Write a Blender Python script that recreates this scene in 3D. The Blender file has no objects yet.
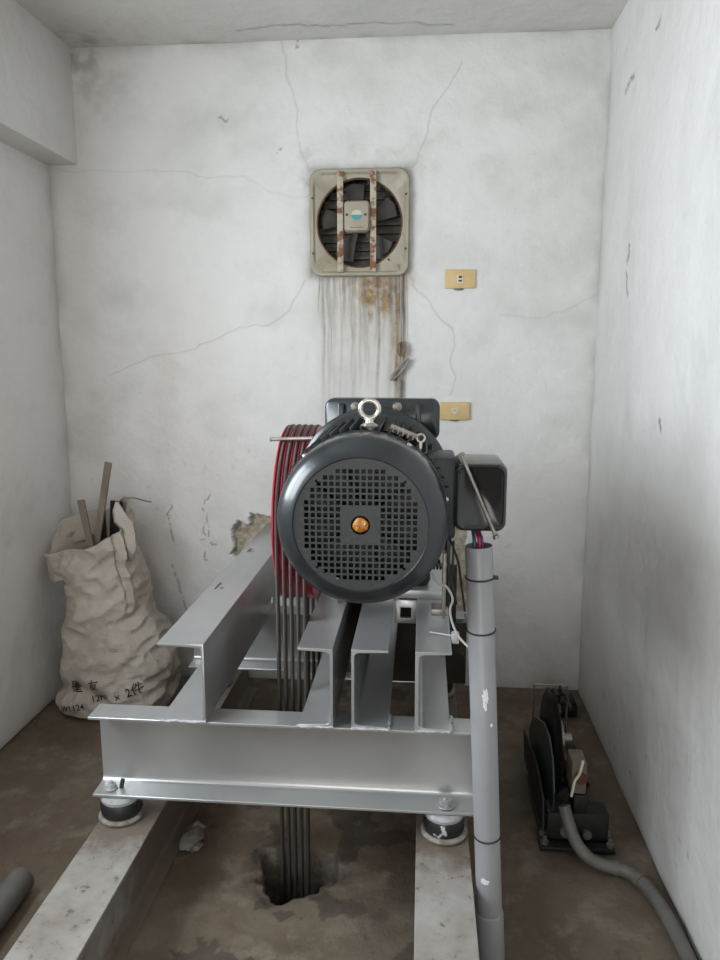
import bpy, bmesh, math, random
import numpy as np
from mathutils import Vector, Matrix, noise
from mathutils.bvhtree import BVHTree
random.seed(7); rng = np.random.default_rng(7)
C = bpy.context.scene.collection
PI = math.pi

# ------------------------------------------------------------------ materials
def new_mat(name):
    m = bpy.data.materials.new(name); m.use_nodes = True
    nt = m.node_tree; b = nt.nodes['Principled BSDF']
    return m, nt, b

def ramp(nt, fac, stops):
    r = nt.nodes.new('ShaderNodeValToRGB')
    els = r.color_ramp.elements
    while len(els) < len(stops): els.new(0.5)
    for e, (p, c) in zip(els, stops):
        e.position = p; e.color = (*c, 1)
    nt.links.new(fac, r.inputs[0])
    return r.outputs[0]

def noise_tex(nt, scale, detail=6, rough=0.6, stretch=None):
    tc = nt.nodes.new('ShaderNodeTexCoord'); n = nt.nodes.new('ShaderNodeTexNoise')
    n.inputs['Scale'].default_value = scale; n.inputs['Detail'].default_value = detail
    n.inputs['Roughness'].default_value = rough
    if stretch:
        mp = nt.nodes.new('ShaderNodeMapping'); mp.inputs['Scale'].default_value = stretch
        nt.links.new(tc.outputs['Object'], mp.inputs[0]); nt.links.new(mp.outputs[0], n.inputs['Vector'])
    else:
        nt.links.new(tc.outputs['Object'], n.inputs['Vector'])
    return n.outputs[0]

def mixc(nt, fac, a, b, mode='MIX'):
    m = nt.nodes.new('ShaderNodeMix'); m.data_type = 'RGBA'; m.blend_type = mode
    for s, v in ((m.inputs[0], fac), (m.inputs[6], a), (m.inputs[7], b)):
        if isinstance(v, (int, float)): s.default_value = v
        elif isinstance(v, tuple): s.default_value = (*v, 1)
        else: nt.links.new(v, s)
    return m.outputs[2]

def bump(nt, b, h, strength=0.3, dist=0.01):
    n = nt.nodes.new('ShaderNodeBump'); n.inputs['Strength'].default_value = strength
    n.inputs['Distance'].default_value = dist
    nt.links.new(h, n.inputs['Height']); nt.links.new(n.outputs[0], b.inputs['Normal'])

def mat(name, c1, c2=None, scale=12, rough=0.5, metal=0.0, bmp=0.0, bscale=None, lo=0.35, hi=0.65, stretch=None, coat=0.0, c3=None, scale3=30, lo3=.6, hi3=.7):
    m, nt, b = new_mat(name)
    b.inputs['Roughness'].default_value = rough; b.inputs['Metallic'].default_value = metal
    if coat: b.inputs['Coat Weight'].default_value = coat; b.inputs['Coat Roughness'].default_value = .12
    if c2 is None: c2 = tuple(x * 0.85 for x in c1)
    n = noise_tex(nt, scale, stretch=stretch)
    col = ramp(nt, n, [(lo, c1), (hi, c2)])
    if c3 is not None:
        n3 = noise_tex(nt, scale3, 8, .7)
        f = ramp(nt, n3, [(lo3, (0, 0, 0)), (hi3, (1, 1, 1))])
        col = mixc(nt, f, col, c3)
    nt.links.new(col, b.inputs['Base Color'])
    if bmp:
        bump(nt, b, noise_tex(nt, bscale or scale * 3), bmp, 0.004)
    return m

def attr(nt, name):
    a = nt.nodes.new('ShaderNodeAttribute'); a.attribute_name = name; return a.outputs['Fac']

def plaster(name, base, alt, marks=True):
    m, nt, b = new_mat(name); b.inputs['Roughness'].default_value = 0.55
    n = noise_tex(nt, 1.6, 5, .55); col = ramp(nt, n, [(.3, base), (.7, alt)])
    n2 = noise_tex(nt, 5, 8, .7)
    col = mixc(nt, ramp(nt, n2, [(.5, (0, 0, 0)), (.8, (.5, .5, .5))]), col, tuple(x * .72 for x in base))
    sp = noise_tex(nt, 60, 4, .8)
    col = mixc(nt, ramp(nt, sp, [(.70, (0, 0, 0)), (.76, (.5, .5, .5))]), col, (.25, .24, .22))
    h = noise_tex(nt, 9, 8, .55)
    if marks:
        fine = noise_tex(nt, 40, 6, .8)
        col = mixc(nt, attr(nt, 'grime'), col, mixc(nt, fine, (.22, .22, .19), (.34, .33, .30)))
        col = mixc(nt, attr(nt, 'stain'), col, mixc(nt, ramp(nt, fine, [(.4, (0, 0, 0)), (.6, (1, 1, 1))]), (.17, .10, .045), (.44, .29, .12)))
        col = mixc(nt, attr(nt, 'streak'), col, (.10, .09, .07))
        col = mixc(nt, attr(nt, 'crack'), col, (.10, .095, .085))
        col = mixc(nt, attr(nt, 'bare'), col, ramp(nt, noise_tex(nt, 22, 8, .7), [(.35, (.22, .19, .13)), (.65, (.52, .47, .37))]))
    nt.links.new(col, b.inputs['Base Color'])
    bump(nt, b, h, .7, .016)
    return m

M = {}
M['wall'] = plaster('white_plaster', (.70, .69, .672), (.65, .638, .62))
M['wall_plain'] = plaster('white_plaster_plain', (.70, .69, .672), (.65, .638, .62), False)
M['ceiling'] = plaster('ceiling_plaster', (.66, .645, .61), (.57, .56, .52))

def concrete_floor():
    m, nt, b = new_mat('dusty_concrete'); b.inputs['Roughness'].default_value = .8
    col = ramp(nt, noise_tex(nt, 2.2, 8, .65), [(.3, (.085, .059, .036)), (.5, (.13, .098, .066)), (.7, (.19, .155, .113))])
    col = mixc(nt, ramp(nt, noise_tex(nt, 7, 8, .7), [(.52, (0, 0, 0)), (.68, (.8, .8, .8))]), col, (.23, .195, .15))
    col = mixc(nt, ramp(nt, noise_tex(nt, 11, 8, .7, (1, 1, 1)), [(.60, (0, 0, 0)), (.72, (.8, .8, .8))]), col, (.05, .038, .026))
    col = mixc(nt, ramp(nt, noise_tex(nt, 90, 4, .7), [(.68, (0, 0, 0)), (.73, (.8, .8, .8))]), col, (.04, .03, .02))
    col = mixc(nt, attr(nt, 'dark_patch'), col, (.03, .026, .02))
    col = mixc(nt, attr(nt, 'pit'), col, ramp(nt, noise_tex(nt, 30, 8, .7), [(.4, (.09, .075, .06)), (.6, (.17, .145, .12))]))
    nt.links.new(col, b.inputs['Base Color']); bump(nt, b, noise_tex(nt, 14, 10, .7), .7, .012)
    return m
M['floor'] = concrete_floor()
M['steel_paint'] = mat('grey_steel_paint', (.45, .455, .455), (.38, .385, .385), scale=3, rough=.30, metal=.60, bmp=.12, bscale=35, c3=(.40, .40, .39), scale3=9, lo3=.60, hi3=.75)
M['rail_paint'] = mat('dusty_grey_rail_paint', (.36, .345, .325), (.22, .195, .165), scale=7, rough=.5, bmp=.15, bscale=40, c3=(.12, .09, .065), scale3=28, lo3=.585, hi3=.66)
def rail_dirt(m):
    nt = m.node_tree; b = nt.nodes['Principled BSDF']; src = b.inputs['Base Color'].links[0].from_socket
    tc = nt.nodes.new('ShaderNodeTexCoord'); sx = nt.nodes.new('ShaderNodeSeparateXYZ'); nt.links.new(tc.outputs['Object'], sx.inputs[0])
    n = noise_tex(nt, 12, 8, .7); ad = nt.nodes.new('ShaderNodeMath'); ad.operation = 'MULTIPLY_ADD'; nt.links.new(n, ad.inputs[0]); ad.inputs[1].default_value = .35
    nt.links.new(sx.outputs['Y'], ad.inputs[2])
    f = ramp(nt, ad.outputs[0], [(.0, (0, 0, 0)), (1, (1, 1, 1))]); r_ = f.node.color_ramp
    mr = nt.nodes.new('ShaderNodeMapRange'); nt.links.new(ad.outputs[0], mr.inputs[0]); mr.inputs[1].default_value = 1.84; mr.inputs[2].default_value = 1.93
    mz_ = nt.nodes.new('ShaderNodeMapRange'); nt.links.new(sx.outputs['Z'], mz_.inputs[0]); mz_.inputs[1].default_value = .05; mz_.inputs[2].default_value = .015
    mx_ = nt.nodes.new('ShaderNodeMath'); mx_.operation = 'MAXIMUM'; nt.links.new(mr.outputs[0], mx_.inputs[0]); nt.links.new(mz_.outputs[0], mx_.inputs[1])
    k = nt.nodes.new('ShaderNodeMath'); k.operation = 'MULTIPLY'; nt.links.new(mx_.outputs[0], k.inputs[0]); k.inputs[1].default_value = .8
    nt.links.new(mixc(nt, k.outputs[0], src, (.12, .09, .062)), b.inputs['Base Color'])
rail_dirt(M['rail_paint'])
M['weld'] = mat('painted_weld', (.46, .47, .48), (.34, .35, .36), scale=60, rough=.4, bmp=.5)
M['motor'] = mat('dark_slate_motor_paint', (.0130, .0172, .0205), (.0105, .0142, .0170), scale=8, rough=.30, bmp=.04, coat=.35)
M['motor_cast'] = mat('dark_cast_iron_paint', (.0125, .0155, .0178), (.0090, .0112, .0130), scale=20, rough=.42, bmp=.25, bscale=90)
M['gap_brown'] = mat('dark_gap_brown', (.030, .021, .013), (.014, .011, .008), scale=9, rough=.7, bmp=.3, c3=(.09, .055, .03), scale3=8)  # dark brown for the added plates that darken the bearer gaps
M['black'] = mat('black_rubber', (.012, .012, .013), (.02, .02, .02), rough=.55)
M['dark_inside'] = mat('dark_fan_plastic', (.005, .0055, .006), rough=.6)
M['chrome'] = mat('bright_zinc_steel', (.62, .60, .56), (.45, .43, .38), scale=40, rough=.28, metal=.9)
M['rod'] = mat('dull_steel_rod', (.30, .28, .25), (.20, .18, .16), scale=50, rough=.4, metal=.7)
M['orange'] = mat('orange_grease', (.50, .20, .02), (.25, .07, .01), scale=60, rough=.25, bmp=.5, c3=(.95, .75, .35), scale3=80, lo3=.6, hi3=.65)
M['red'] = mat('glossy_red_sheave_paint', (.46, .004, .032), (.38, .004, .025), rough=.3, coat=.3)
M['jbox'] = mat('black_enamel_box', (.010, .011, .012), (.014, .015, .015), rough=.2, scale=5, bmp=.06, coat=.3)
M['pvc'] = mat('grey_pvc', (.27, .275, .285), (.235, .24, .25), scale=4, rough=.33, bmp=.03)
M['pvc_old'] = mat('dusty_grey_pvc', (0.1275, 0.1237, 0.1162), (0.0900, 0.0825, 0.0750), scale=9, rough=.55, bmp=.1)
M['white_paint'] = mat('white_paint_splash', (.75, .76, .77), rough=.5)
M['blue_wire'] = mat('blue_wire_sleeve', (.01, .10, .16), rough=.4)
M['red_wire'] = mat('crimson_wire_sleeve', (.45, .01, .06), rough=.4)
M['violet_wire'] = mat('violet_wire_sleeve', (.10, .05, .16), rough=.4)
M['white_wire'] = mat('pale_grey_wire', (.48, .48, .46), rough=.45)
M['fan_beige'] = mat('aged_beige_enamel', (.36, .325, .25), (.29, .255, .19), scale=9, rough=.45, c3=(.14, .08, .045), scale3=26, lo3=.62, hi3=.72, bmp=.1)
M['fan_rust'] = mat('rusted_strip', (.42, .375, .29), (.19, .085, .035), scale=24, rough=.7, lo=.48, hi=.56, bmp=.4)
M['rust'] = mat('brown_rust', (.16, .07, .03), (.07, .035, .02), scale=40, rough=.85, bmp=.5)
M['louver'] = mat('dirty_grey_louver', (.085, .078, .066), (.032, .025, .019), scale=18, rough=.6, stretch=(1, 1, 4), bmp=.2)
M['teal'] = mat('teal_badge', (.05, .30, .30), rough=.4)
M['badge'] = mat('pale_badge', (.55, .53, .42), rough=.4)
M['outlet'] = mat('yellowed_cream_plastic', (.62, .455, .215), (.55, .40, .18), scale=20, rough=.4)
M['outlet_dark'] = mat('dark_slot', (.05, .045, .03), rough=.6)
M['socket'] = mat('pale_socket_plastic', (.66, .60, .46), rough=.4)
M['cord'] = mat('grey_flex_cord', (.33, .31, .28), (.22, .20, .17), rough=.5)
M['cord_rust'] = mat('rusty_cord', (.30, .17, .07), (.16, .09, .05), scale=60, rough=.7)
M['wood'] = mat('weathered_grey_brown_wood', (.20, .165, .125), (.13, .105, .08), scale=6, rough=.7, stretch=(6, 6, .6), bmp=.3)
M['dark_iron'] = mat('dark_oily_iron', (0.0096, 0.0096, 0.0102), (0.0168, 0.0156, 0.0144), scale=20, rough=.55, metal=.2, bmp=.3)
M['gov_teal'] = mat('dark_teal_plate', (0.0245, 0.0385, 0.0434), (0.0175, 0.0280, 0.0322), rough=.35)
M['gov_beige'] = mat('dusty_beige_box', (0.1440, 0.1290, 0.0990), (0.1020, 0.0900, 0.0690), rough=.6)
M['gov_red'] = mat('dull_red_brown_paint', (0.0960, 0.0300, 0.0150), rough=.5)
M['nylon'] = mat('cream_tie', (.62, .58, .48), rough=.5)
M['mortar'] = mat('pale_mortar', (.22, .21, .19), (.15, .14, .12), scale=30, rough=.9, bmp=.6)
M['pad_paint'] = mat('peeling_pale_paint_on_rubber', (.015, .015, .017), (.44, .45, .45), scale=16, rough=.45, lo=.60, hi=.62, bmp=.2)

def rope_mat():
    m, nt, b = new_mat('greasy_wire_rope'); b.inputs['Roughness'].default_value = .42; b.inputs['Metallic'].default_value = .55
    tc = nt.nodes.new('ShaderNodeTexCoord'); w = nt.nodes.new('ShaderNodeTexWave')
    w.bands_direction = 'DIAGONAL'; w.inputs['Scale'].default_value = 110; w.inputs['Distortion'].default_value = .3
    nt.links.new(tc.outputs['Object'], w.inputs['Vector'])
    nt.links.new(ramp(nt, w.outputs[1], [(.2, (.045, .042, .038)), (.8, (.11, .10, .09))]), b.inputs['Base Color'])
    bump(nt, b, w.outputs[1], .6, .003); return m
M['rope'] = rope_mat()

def sack_mat():
    m, nt, b = new_mat('woven_sack_cloth'); b.inputs['Roughness'].default_value = .6
    col = ramp(nt, noise_tex(nt, 4, 8, .65), [(.3, (.47, .43, .37)), (.7, (.34, .305, .255))])
    col = mixc(nt, ramp(nt, noise_tex(nt, 10, 8, .7), [(.55, (0, 0, 0)), (.75, (.6, .6, .6))]), col, (.26, .23, .19))
    tc = nt.nodes.new('ShaderNodeTexCoord'); w = nt.nodes.new('ShaderNodeTexWave'); w.inputs['Scale'].default_value = 45; w.bands_direction = 'Z'
    w2 = nt.nodes.new('ShaderNodeTexWave'); w2.inputs['Scale'].default_value = 45; w2.bands_direction = 'X'
    nt.links.new(tc.outputs['Object'], w.inputs['Vector']); nt.links.new(tc.outputs['Object'], w2.inputs['Vector'])
    a = nt.nodes.new('ShaderNodeMath'); a.operation = 'ADD'
    nt.links.new(w.outputs[1], a.inputs[0]); nt.links.new(w2.outputs[1], a.inputs[1])
    nt.links.new(col, b.inputs['Base Color']); bump(nt, b, a.outputs[0], .35, .002); return m
M['sack'] = sack_mat()
M['pad_base'] = mat('dirty_pale_base_plate', (.33, .31, .28), (.14, .11, .08), scale=25, rough=.6, bmp=.4)
M['blade'] = mat('dark_dirty_blade', (.05, .045, .038), (.025, .02, .016), scale=14, rough=.6)
M['ink'] = mat('black_marker_ink', (.02, .018, .016), rough=.6)

# ------------------------------------------------------------------ geometry helpers
def smooth(me, ang=35):
    me.shade_smooth(); me.set_sharp_from_angle(angle=math.radians(ang))

def link(name, me, parent=None):
    o = bpy.data.objects.new(name, me); C.objects.link(o)
    if parent: o.parent = parent
    return o

class B:
    """collects shapes into one mesh"""
    def __init__(s): s.bm = bmesh.new()
    def faces(s, vs, fs):
        v = [s.bm.verts.new(p) for p in vs]
        for f in fs:
            try: s.bm.faces.new([v[i] for i in f])
            except ValueError: pass
        return s
    def box(s, lo, hi, bev=0.0, rot=None, seg=2):
        lo, hi = Vector(lo), Vector(hi); c = (lo + hi) / 2; d = hi - lo
        t = bmesh.new(); bmesh.ops.create_cube(t, size=1)
        bmesh.ops.scale(t, vec=d, verts=t.verts)
        if bev: bmesh.ops.bevel(t, geom=t.edges[:], offset=bev, segments=seg, affect='EDGES', profile=.5)
        if rot is not None: bmesh.ops.transform(t, matrix=rot.to_matrix().to_4x4() if hasattr(rot, 'to_matrix') else rot, verts=t.verts)
        bmesh.ops.translate(t, vec=c, verts=t.verts); s._add(t); return s
    def _add(s, t):
        t.verts.index_update(); v = [s.bm.verts.new(x.co) for x in t.verts]
        for f in t.faces:
            try: s.bm.faces.new([v[x.index] for x in f.verts])
            except ValueError: pass
        t.free()
    def ringed(s, rings, closed=False, caps=True):
        vs = [[s.bm.verts.new(p) for p in r] for r in rings]; n = len(vs[0])
        seq = list(range(len(vs) - 1)) + ([len(vs) - 1] if closed else [])
        for i in seq:
            a, b = vs[i], vs[(i + 1) % len(vs)]
            for k in range(n): s.bm.faces.new((a[k], a[(k + 1) % n], b[(k + 1) % n], b[k]))
        if caps and not closed:
            s.bm.faces.new(vs[0][::-1]); s.bm.faces.new(vs[-1])
        return s
    def tube(s, pts, r, n=12, closed=False):
        pts = [Vector(p) for p in pts]; R = []; up = None; L = len(pts)
        for i, p in enumerate(pts):
            if closed: t = (pts[(i + 1) % L] - pts[i - 1]).normalized()
            else: t = (pts[min(i + 1, L - 1)] - pts[max(i - 1, 0)]).normalized()
            if up is None: up = t.orthogonal().normalized()
            up = (up - t * up.dot(t)).normalized(); w = t.cross(up)
            rr = r[i] if isinstance(r, (list, tuple)) else r
            R.append([p + (up * math.cos(2 * PI * k / n) + w * math.sin(2 * PI * k / n)) * rr for k in range(n)])
        return s.ringed(R, closed)
    def cyl(s, a, b, r, n=24, r2=None):
        return s.tube([a, b], [r, r if r2 is None else r2], n)
    def lathe(s, prof, o, d, n=48, caps=False):
        """prof: (radius, distance along d)"""
        d = Vector(d).normalized(); u = d.orthogonal().normalized(); w = d.cross(u); o = Vector(o)
        return s.ringed([[o + d * h + (u * math.cos(2 * PI * k / n) + w * math.sin(2 * PI * k / n)) * max(r, 1e-5) for k in range(n)] for r, h in prof], caps=caps)
    def torus(s, c, axis, R, r, n=32, m=10):
        a = Vector(axis).normalized(); u = a.orthogonal().normalized(); w = a.cross(u); c = Vector(c)
        return s.tube([c + (u * math.cos(2 * PI * k / n) + w * math.sin(2 * PI * k / n)) * R for k in range(n)], r, m, True)
    def prism(s, poly, fn, h0, h1):
        """poly 2D, fn(u,v,h)->3D"""
        n = len(poly); a = [s.bm.verts.new(fn(u, v, h0)) for u, v in poly]; b = [s.bm.verts.new(fn(u, v, h1)) for u, v in poly]
        s.bm.faces.new(a[::-1]); s.bm.faces.new(b)
        for k in range(n): s.bm.faces.new((a[k], a[(k + 1) % n], b[(k + 1) % n], b[k]))
        return s
    def hexa(s, c, axis, r, h):
        a = Vector(axis).normalized(); return s.cyl(Vector(c), Vector(c) + a * h, r, 6)
    def blob(s, c, r, jit=.2, sub=3, sc=(1, 1, 1)):
        t = bmesh.new(); bmesh.ops.create_icosphere(t, subdivisions=sub, radius=1); off = Vector((random.random() * 50,) * 3)
        for v in t.verts:
            k = 1 + jit * noise.noise(v.co * 1.8 + off); v.co = Vector((v.co.x * sc[0], v.co.y * sc[1], v.co.z * sc[2])) * r * k + Vector(c)
        s._add(t); return s
    def done(s, name, m, parent=None, ang=35, bev=0.0, mod=None):
        bmesh.ops.recalc_face_normals(s.bm, faces=s.bm.faces[:])
        me = bpy.data.meshes.new(name); s.bm.to_mesh(me); s.bm.free()
        me.materials.append(m if not isinstance(m, str) else M[m]); smooth(me, ang)
        o = link(name, me, parent)
        if bev:
            k = o.modifiers.new('bevel', 'BEVEL'); k.width = bev; k.segments = 2; k.limit_method = 'ANGLE'; k.angle_limit = math.radians(40)
        return o

def tag(o, label, cat, group=None):
    o['label'] = label; o['category'] = cat
    if group: o['group'] = group
    return o
def root(name, loc, label, cat, group=None):
    o = bpy.data.objects.new(name, None); C.objects.link(o); o.location = loc; o.empty_display_size = .05
    return tag(o, label, cat, group)
def adopt(r):
    """parts are modelled at their place in the room; keep them there under the root"""
    inv = Matrix.Translation(r.location).inverted()
    for o in [x for x in C.objects if x.parent == r]: o.matrix_parent_inverse = inv
def structure(o): o['kind'] = 'structure'; return o
def catmull(P, n=8):
    P = [Vector(p) for p in P]; out = []
    for i in range(len(P) - 1):
        a, b, c, d = P[max(i - 1, 0)], P[i], P[i + 1], P[min(i + 2, len(P) - 1)]
        for k in range(n):
            t = k / n
            out.append(.5 * ((2 * b) + (c - a) * t + (2 * a - 5 * b + 4 * c - d) * t * t + (3 * b - a - 3 * c + d) * t ** 3))
    out.append(P[-1]); return out
def rrect(w, h, r, n=6, cx=0, cy=0):
    out = []
    for k, (sx, sy) in enumerate(((1, 1), (-1, 1), (-1, -1), (1, -1))):
        for i in range(n + 1):
            a = PI / 2 * k + PI / 2 * i / n
            out.append((cx + sx * (w / 2 - r) + r * math.cos(a), cy + sy * (h / 2 - r) + r * math.sin(a)))
    return out
def cut(o, *cutters):
    """apply boolean cuts to mesh object o"""
    for c in cutters:
        c.parent = o.parent; k = o.modifiers.new('b', 'BOOLEAN'); k.operation = 'DIFFERENCE'; k.object = c; k.solver = 'EXACT'
    bpy.context.view_layer.update(); dg = bpy.context.evaluated_depsgraph_get()
    me = bpy.data.meshes.new_from_object(o.evaluated_get(dg)); o.modifiers.clear(); o.data = me
    for c in cutters: bpy.data.objects.remove(c)
    smooth(me, 35); return o

# ------------------------------------------------------------------ room shell
XL, XR, YB, YN, ZC = -1.6, .71, 3.206, -1.3, 2.74
def spaced(lo, hi, a, b, fine, coarse):
    s = list(np.arange(lo, a, coarse)) + list(np.arange(a, b, fine)) + list(np.arange(b, hi, coarse)) + [hi]
    return np.unique(np.round(np.array(s), 5))
def grid(name, us, vs, pos, attrs, m):
    U, V = np.meshgrid(us, vs); P = pos(U, V); co = np.stack(P, -1).reshape(-1, 3)
    nu, nv = len(us), len(vs); i = np.arange(nu * nv).reshape(nv, nu)
    f = np.stack([i[:-1, :-1], i[:-1, 1:], i[1:, 1:], i[1:, :-1]], -1).reshape(-1, 4)
    me = bpy.data.meshes.new(name); me.vertices.add(len(co)); me.vertices.foreach_set('co', co.astype(np.float32).ravel())
    me.loops.add(f.size); me.loops.foreach_set('vertex_index', f.ravel().astype(np.int32))
    me.polygons.add(len(f)); me.polygons.foreach_set('loop_start', np.arange(0, f.size, 4, dtype=np.int32))
    me.polygons.foreach_set('loop_total', np.full(len(f), 4, dtype=np.int32)); me.update(); me.validate()
    for k, a in attrs.items():
        at = me.attributes.new(k, 'FLOAT', 'POINT'); at.data.foreach_set('value', np.clip(a, 0, 1).astype(np.float32).ravel())
    me.materials.append(M[m] if isinstance(m, str) else m); me.shade_smooth()
    return me
def vnoise(U, V, sc, seed=0, octv=4):
    r = np.random.default_rng(seed); out = np.zeros_like(U); amp = 1; tot = 0
    for o in range(octv):
        T = r.random((64, 64)); x = U * sc + 13.7 * o; y = V * sc + 7.1 * o
        xi, yi = np.floor(x).astype(int), np.floor(y).astype(int); fx, fy = x - xi, y - yi
        fx, fy = fx * fx * (3 - 2 * fx), fy * fy * (3 - 2 * fy); g = lambda a, b: T[a % 64, b % 64]
        out += amp * ((g(xi, yi) * (1 - fx) + g(xi + 1, yi) * fx) * (1 - fy) + (g(xi, yi + 1) * (1 - fx) + g(xi + 1, yi + 1) * fx) * fy)
        tot += amp; amp *= .5; sc *= 2.03
    return out / tot
def line_d(U, V, pts):
    d = np.full(U.shape, 9.)
    for (a, b), (c, e) in zip(pts[:-1], pts[1:]):
        L = (c - a) ** 2 + (e - b) ** 2 + 1e-9; t = np.clip(((U - a) * (c - a) + (V - b) * (e - b)) / L, 0, 1)
        d = np.minimum(d, np.hypot(U - a - t * (c - a), V - b - t * (e - b)))
    return d
def jag(pts, n=6, amp=.006, seed=1):
    r = np.random.default_rng(seed); out = []
    for (a, b), (c, e) in zip(pts[:-1], pts[1:]):
        for k in range(n):
            t = k / n; j = 0 if k == 0 else amp
            out.append((a + (c - a) * t + r.normal() * j, b + (e - b) * t + r.normal() * j))
    return out + [pts[-1]]
def in_poly(U, V, poly):
    ins = np.zeros(U.shape, bool); n = len(poly)
    for i in range(n):
        (x1, y1), (x2, y2) = poly[i], poly[i - 1]
        c = ((y1 > V) != (y2 > V)) & (U < (x2 - x1) * (V - y1) / ((y2 - y1) + 1e-12) + x1); ins ^= c
    return ins

# back wall: plaster with cracks, rust run-off and two broken patches around the beam ends
us = spaced(XL - .02, XR + .02, XL - .02, XR + .02, .0045, .0045); vs = spaced(0, ZC, 0, ZC, .0045, .0045)
U, V = np.meshgrid(us, vs)
crk = {'A': [(-.593, 2.74), (-.574, 2.66), (-.559, 2.573), (-.527, 2.477), (-.533, 2.4), (-.521, 2.323), (-.489, 2.244)],
 'B': [(.134, 2.638), (.088, 2.555), (.018, 2.463), (-.009, 2.35), (-.06, 2.244)],
 'C': [(-1.553, 2.265), (-1.29, 2.252), (-1.16, 2.257), (-.988, 2.246), (-.925, 2.221), (-.754, 2.226), (-.671, 2.169), (-.566, 2.139), (-.49, 2.138)],
 'D': [(-.507, 1.803), (-.573, 1.68), (-.661, 1.617), (-.793, 1.609), (-.905, 1.554), (-1.017, 1.511), (-1.198, 1.481), (-1.384, 1.403)],
 'E': [(-.063, 1.808), (-.029, 1.751), (.022, 1.71), (.052, 1.656), (.116, 1.602), (.13, 1.532), (.11, 1.461), (.137, 1.394), (.113, 1.322)],
 'F': [(.314, 1.655), (.479, 1.642), (.599, 1.682), (.717, 1.742)]}
crack = np.zeros_like(U)
for i, (k, p) in enumerate(crk.items()):
    d = line_d(U, V, jag(p, 4, .0035, i)); s = {'A': .5, 'B': .55, 'C': .3, 'D': .5, 'E': .6, 'F': .35}[k]
    crack = np.maximum(crack, .55 * s * np.exp(-(d / .0030) ** 2) * (.5 + .8 * vnoise(U, V, 9, i)))
marks = [[(-.523, 2.74), (-.52, 2.695)], [(-.861, 2.455), (-.82, 2.446)], [(-1.128, .82), (-1.15, .75), (-1.127, .633)], [(-.974, .845), (-.969, .753), (-.949, .637)],
 [(-1.01, .752), (-.976, .683)], [(-1.141, .538), (-1.108, .419), (-1.065, .314)], [(-.983, .603), (-.976, .556)], [(-.951, .869), (-.938, .846)], [(-1.0, .66), (-.93, .64)], [(-.62, 2.32), (-.60, 2.33)]]
for i, p in enumerate(marks):
    d = line_d(U, V, jag(p, 4, .008, 40 + i)); crack = np.maximum(crack, .7 * np.exp(-(d / .0035) ** 2) * (vnoise(U, V, 45, i) > .46))
stain = np.zeros_like(U); streak = np.zeros_like(U); fz = 1.83
r = np.random.default_rng(3)
below = (V < fz)
for k in range(46):
    x = r.uniform(-.455, -.075); ln = r.choice([.12, .2, .35, .6]) * r.uniform(.7, 1.2); w = r.uniform(.0025, .007)
    g = np.exp(-((U - x - .003 * np.sin(V * 30 + k)) / w) ** 2) * np.clip(1 - (fz - V) / ln, 0, 1) ** .6 * below
    streak = np.maximum(streak, g * r.uniform(.3, .8) * (.5 + vnoise(U * 3, V, 12, k)))
for x, w, s in ((-.195, .007, .75), (-.118, .006, .7), (-.142, .012, .55), (-.43, .005, .5), (-.40, .004, .45), (-.355, .003, .35)):
    g = np.exp(-((U - x - .004 * np.sin(V * 13)) / w) ** 2) * np.clip((fz - V) / .02, 0, 1) * np.clip(1.15 - (fz - V) / .62, 0, 1)
    streak = np.maximum(streak, 1.2 * s * g * (.45 + vnoise(U, V, 20, 5)) * below)
for x, z, sx, sz, s in ((-.23, 1.735, .05, .05, .9), (-.165, 1.72, .035, .07, .95), (-.29, 1.76, .03, .05, .5), (-.12, 1.6, .018, .16, .75), (-.13, 1.78, .05, .04, .9), (-.20, 1.79, .12, .03, .9), (-.105, 1.72, .02, .09, .9), (-.115, 1.45, .012, .14, .8), (-.23, 1.66, .02, .05, .5), (-.35, 1.77, .02, .04, .35)):
    g = np.exp(-((U - x) / sx) ** 2 - ((V - z) / sz) ** 2); stain = np.maximum(stain, s * g * (.6 + 1.3 * vnoise(U * 2.5, V, 14, 9)) * below)
pl = np.clip((1.83 - V) / .1, 0, 1) * np.clip((U + .475) / .05, 0, 1) * np.clip((-.055 - U) / .03, 0, 1) * np.clip(1 - (1.83 - V) / .75, 0, 1)
stain = np.maximum(stain, 1.0 * pl * .55 * vnoise(U * 6, V * .6, 6, 22) * below)
stain = np.maximum(stain, .16 * np.exp(-((U + 1.12) / .06) ** 2 - ((V - 1.35) / .4) ** 2) * (.4 + vnoise(U, V, 5, 15)) + .10 * np.exp(-((U + .95) / .12) ** 2 - ((V - 1.1) / .5) ** 2))
dfan = np.maximum(np.abs(U + .274) - .207, np.abs(V - 2.032) - .216)
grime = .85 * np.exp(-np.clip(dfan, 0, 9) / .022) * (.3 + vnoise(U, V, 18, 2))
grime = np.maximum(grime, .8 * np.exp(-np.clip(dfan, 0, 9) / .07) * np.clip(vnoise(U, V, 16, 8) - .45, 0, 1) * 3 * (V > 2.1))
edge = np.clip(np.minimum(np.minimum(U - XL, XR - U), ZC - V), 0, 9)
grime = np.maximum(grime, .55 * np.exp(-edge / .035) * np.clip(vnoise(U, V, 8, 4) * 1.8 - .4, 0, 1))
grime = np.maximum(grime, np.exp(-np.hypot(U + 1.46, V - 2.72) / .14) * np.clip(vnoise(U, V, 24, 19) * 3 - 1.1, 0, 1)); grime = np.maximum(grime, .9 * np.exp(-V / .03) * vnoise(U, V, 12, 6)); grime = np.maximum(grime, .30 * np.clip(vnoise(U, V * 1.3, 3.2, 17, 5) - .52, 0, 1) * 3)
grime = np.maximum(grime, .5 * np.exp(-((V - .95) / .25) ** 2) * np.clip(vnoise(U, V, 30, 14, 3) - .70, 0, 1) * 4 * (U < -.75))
jit = (vnoise(U, V, 14, 31) - .5) * .06; jit2 = (vnoise(V, U, 14, 32) - .5) * .06
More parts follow.
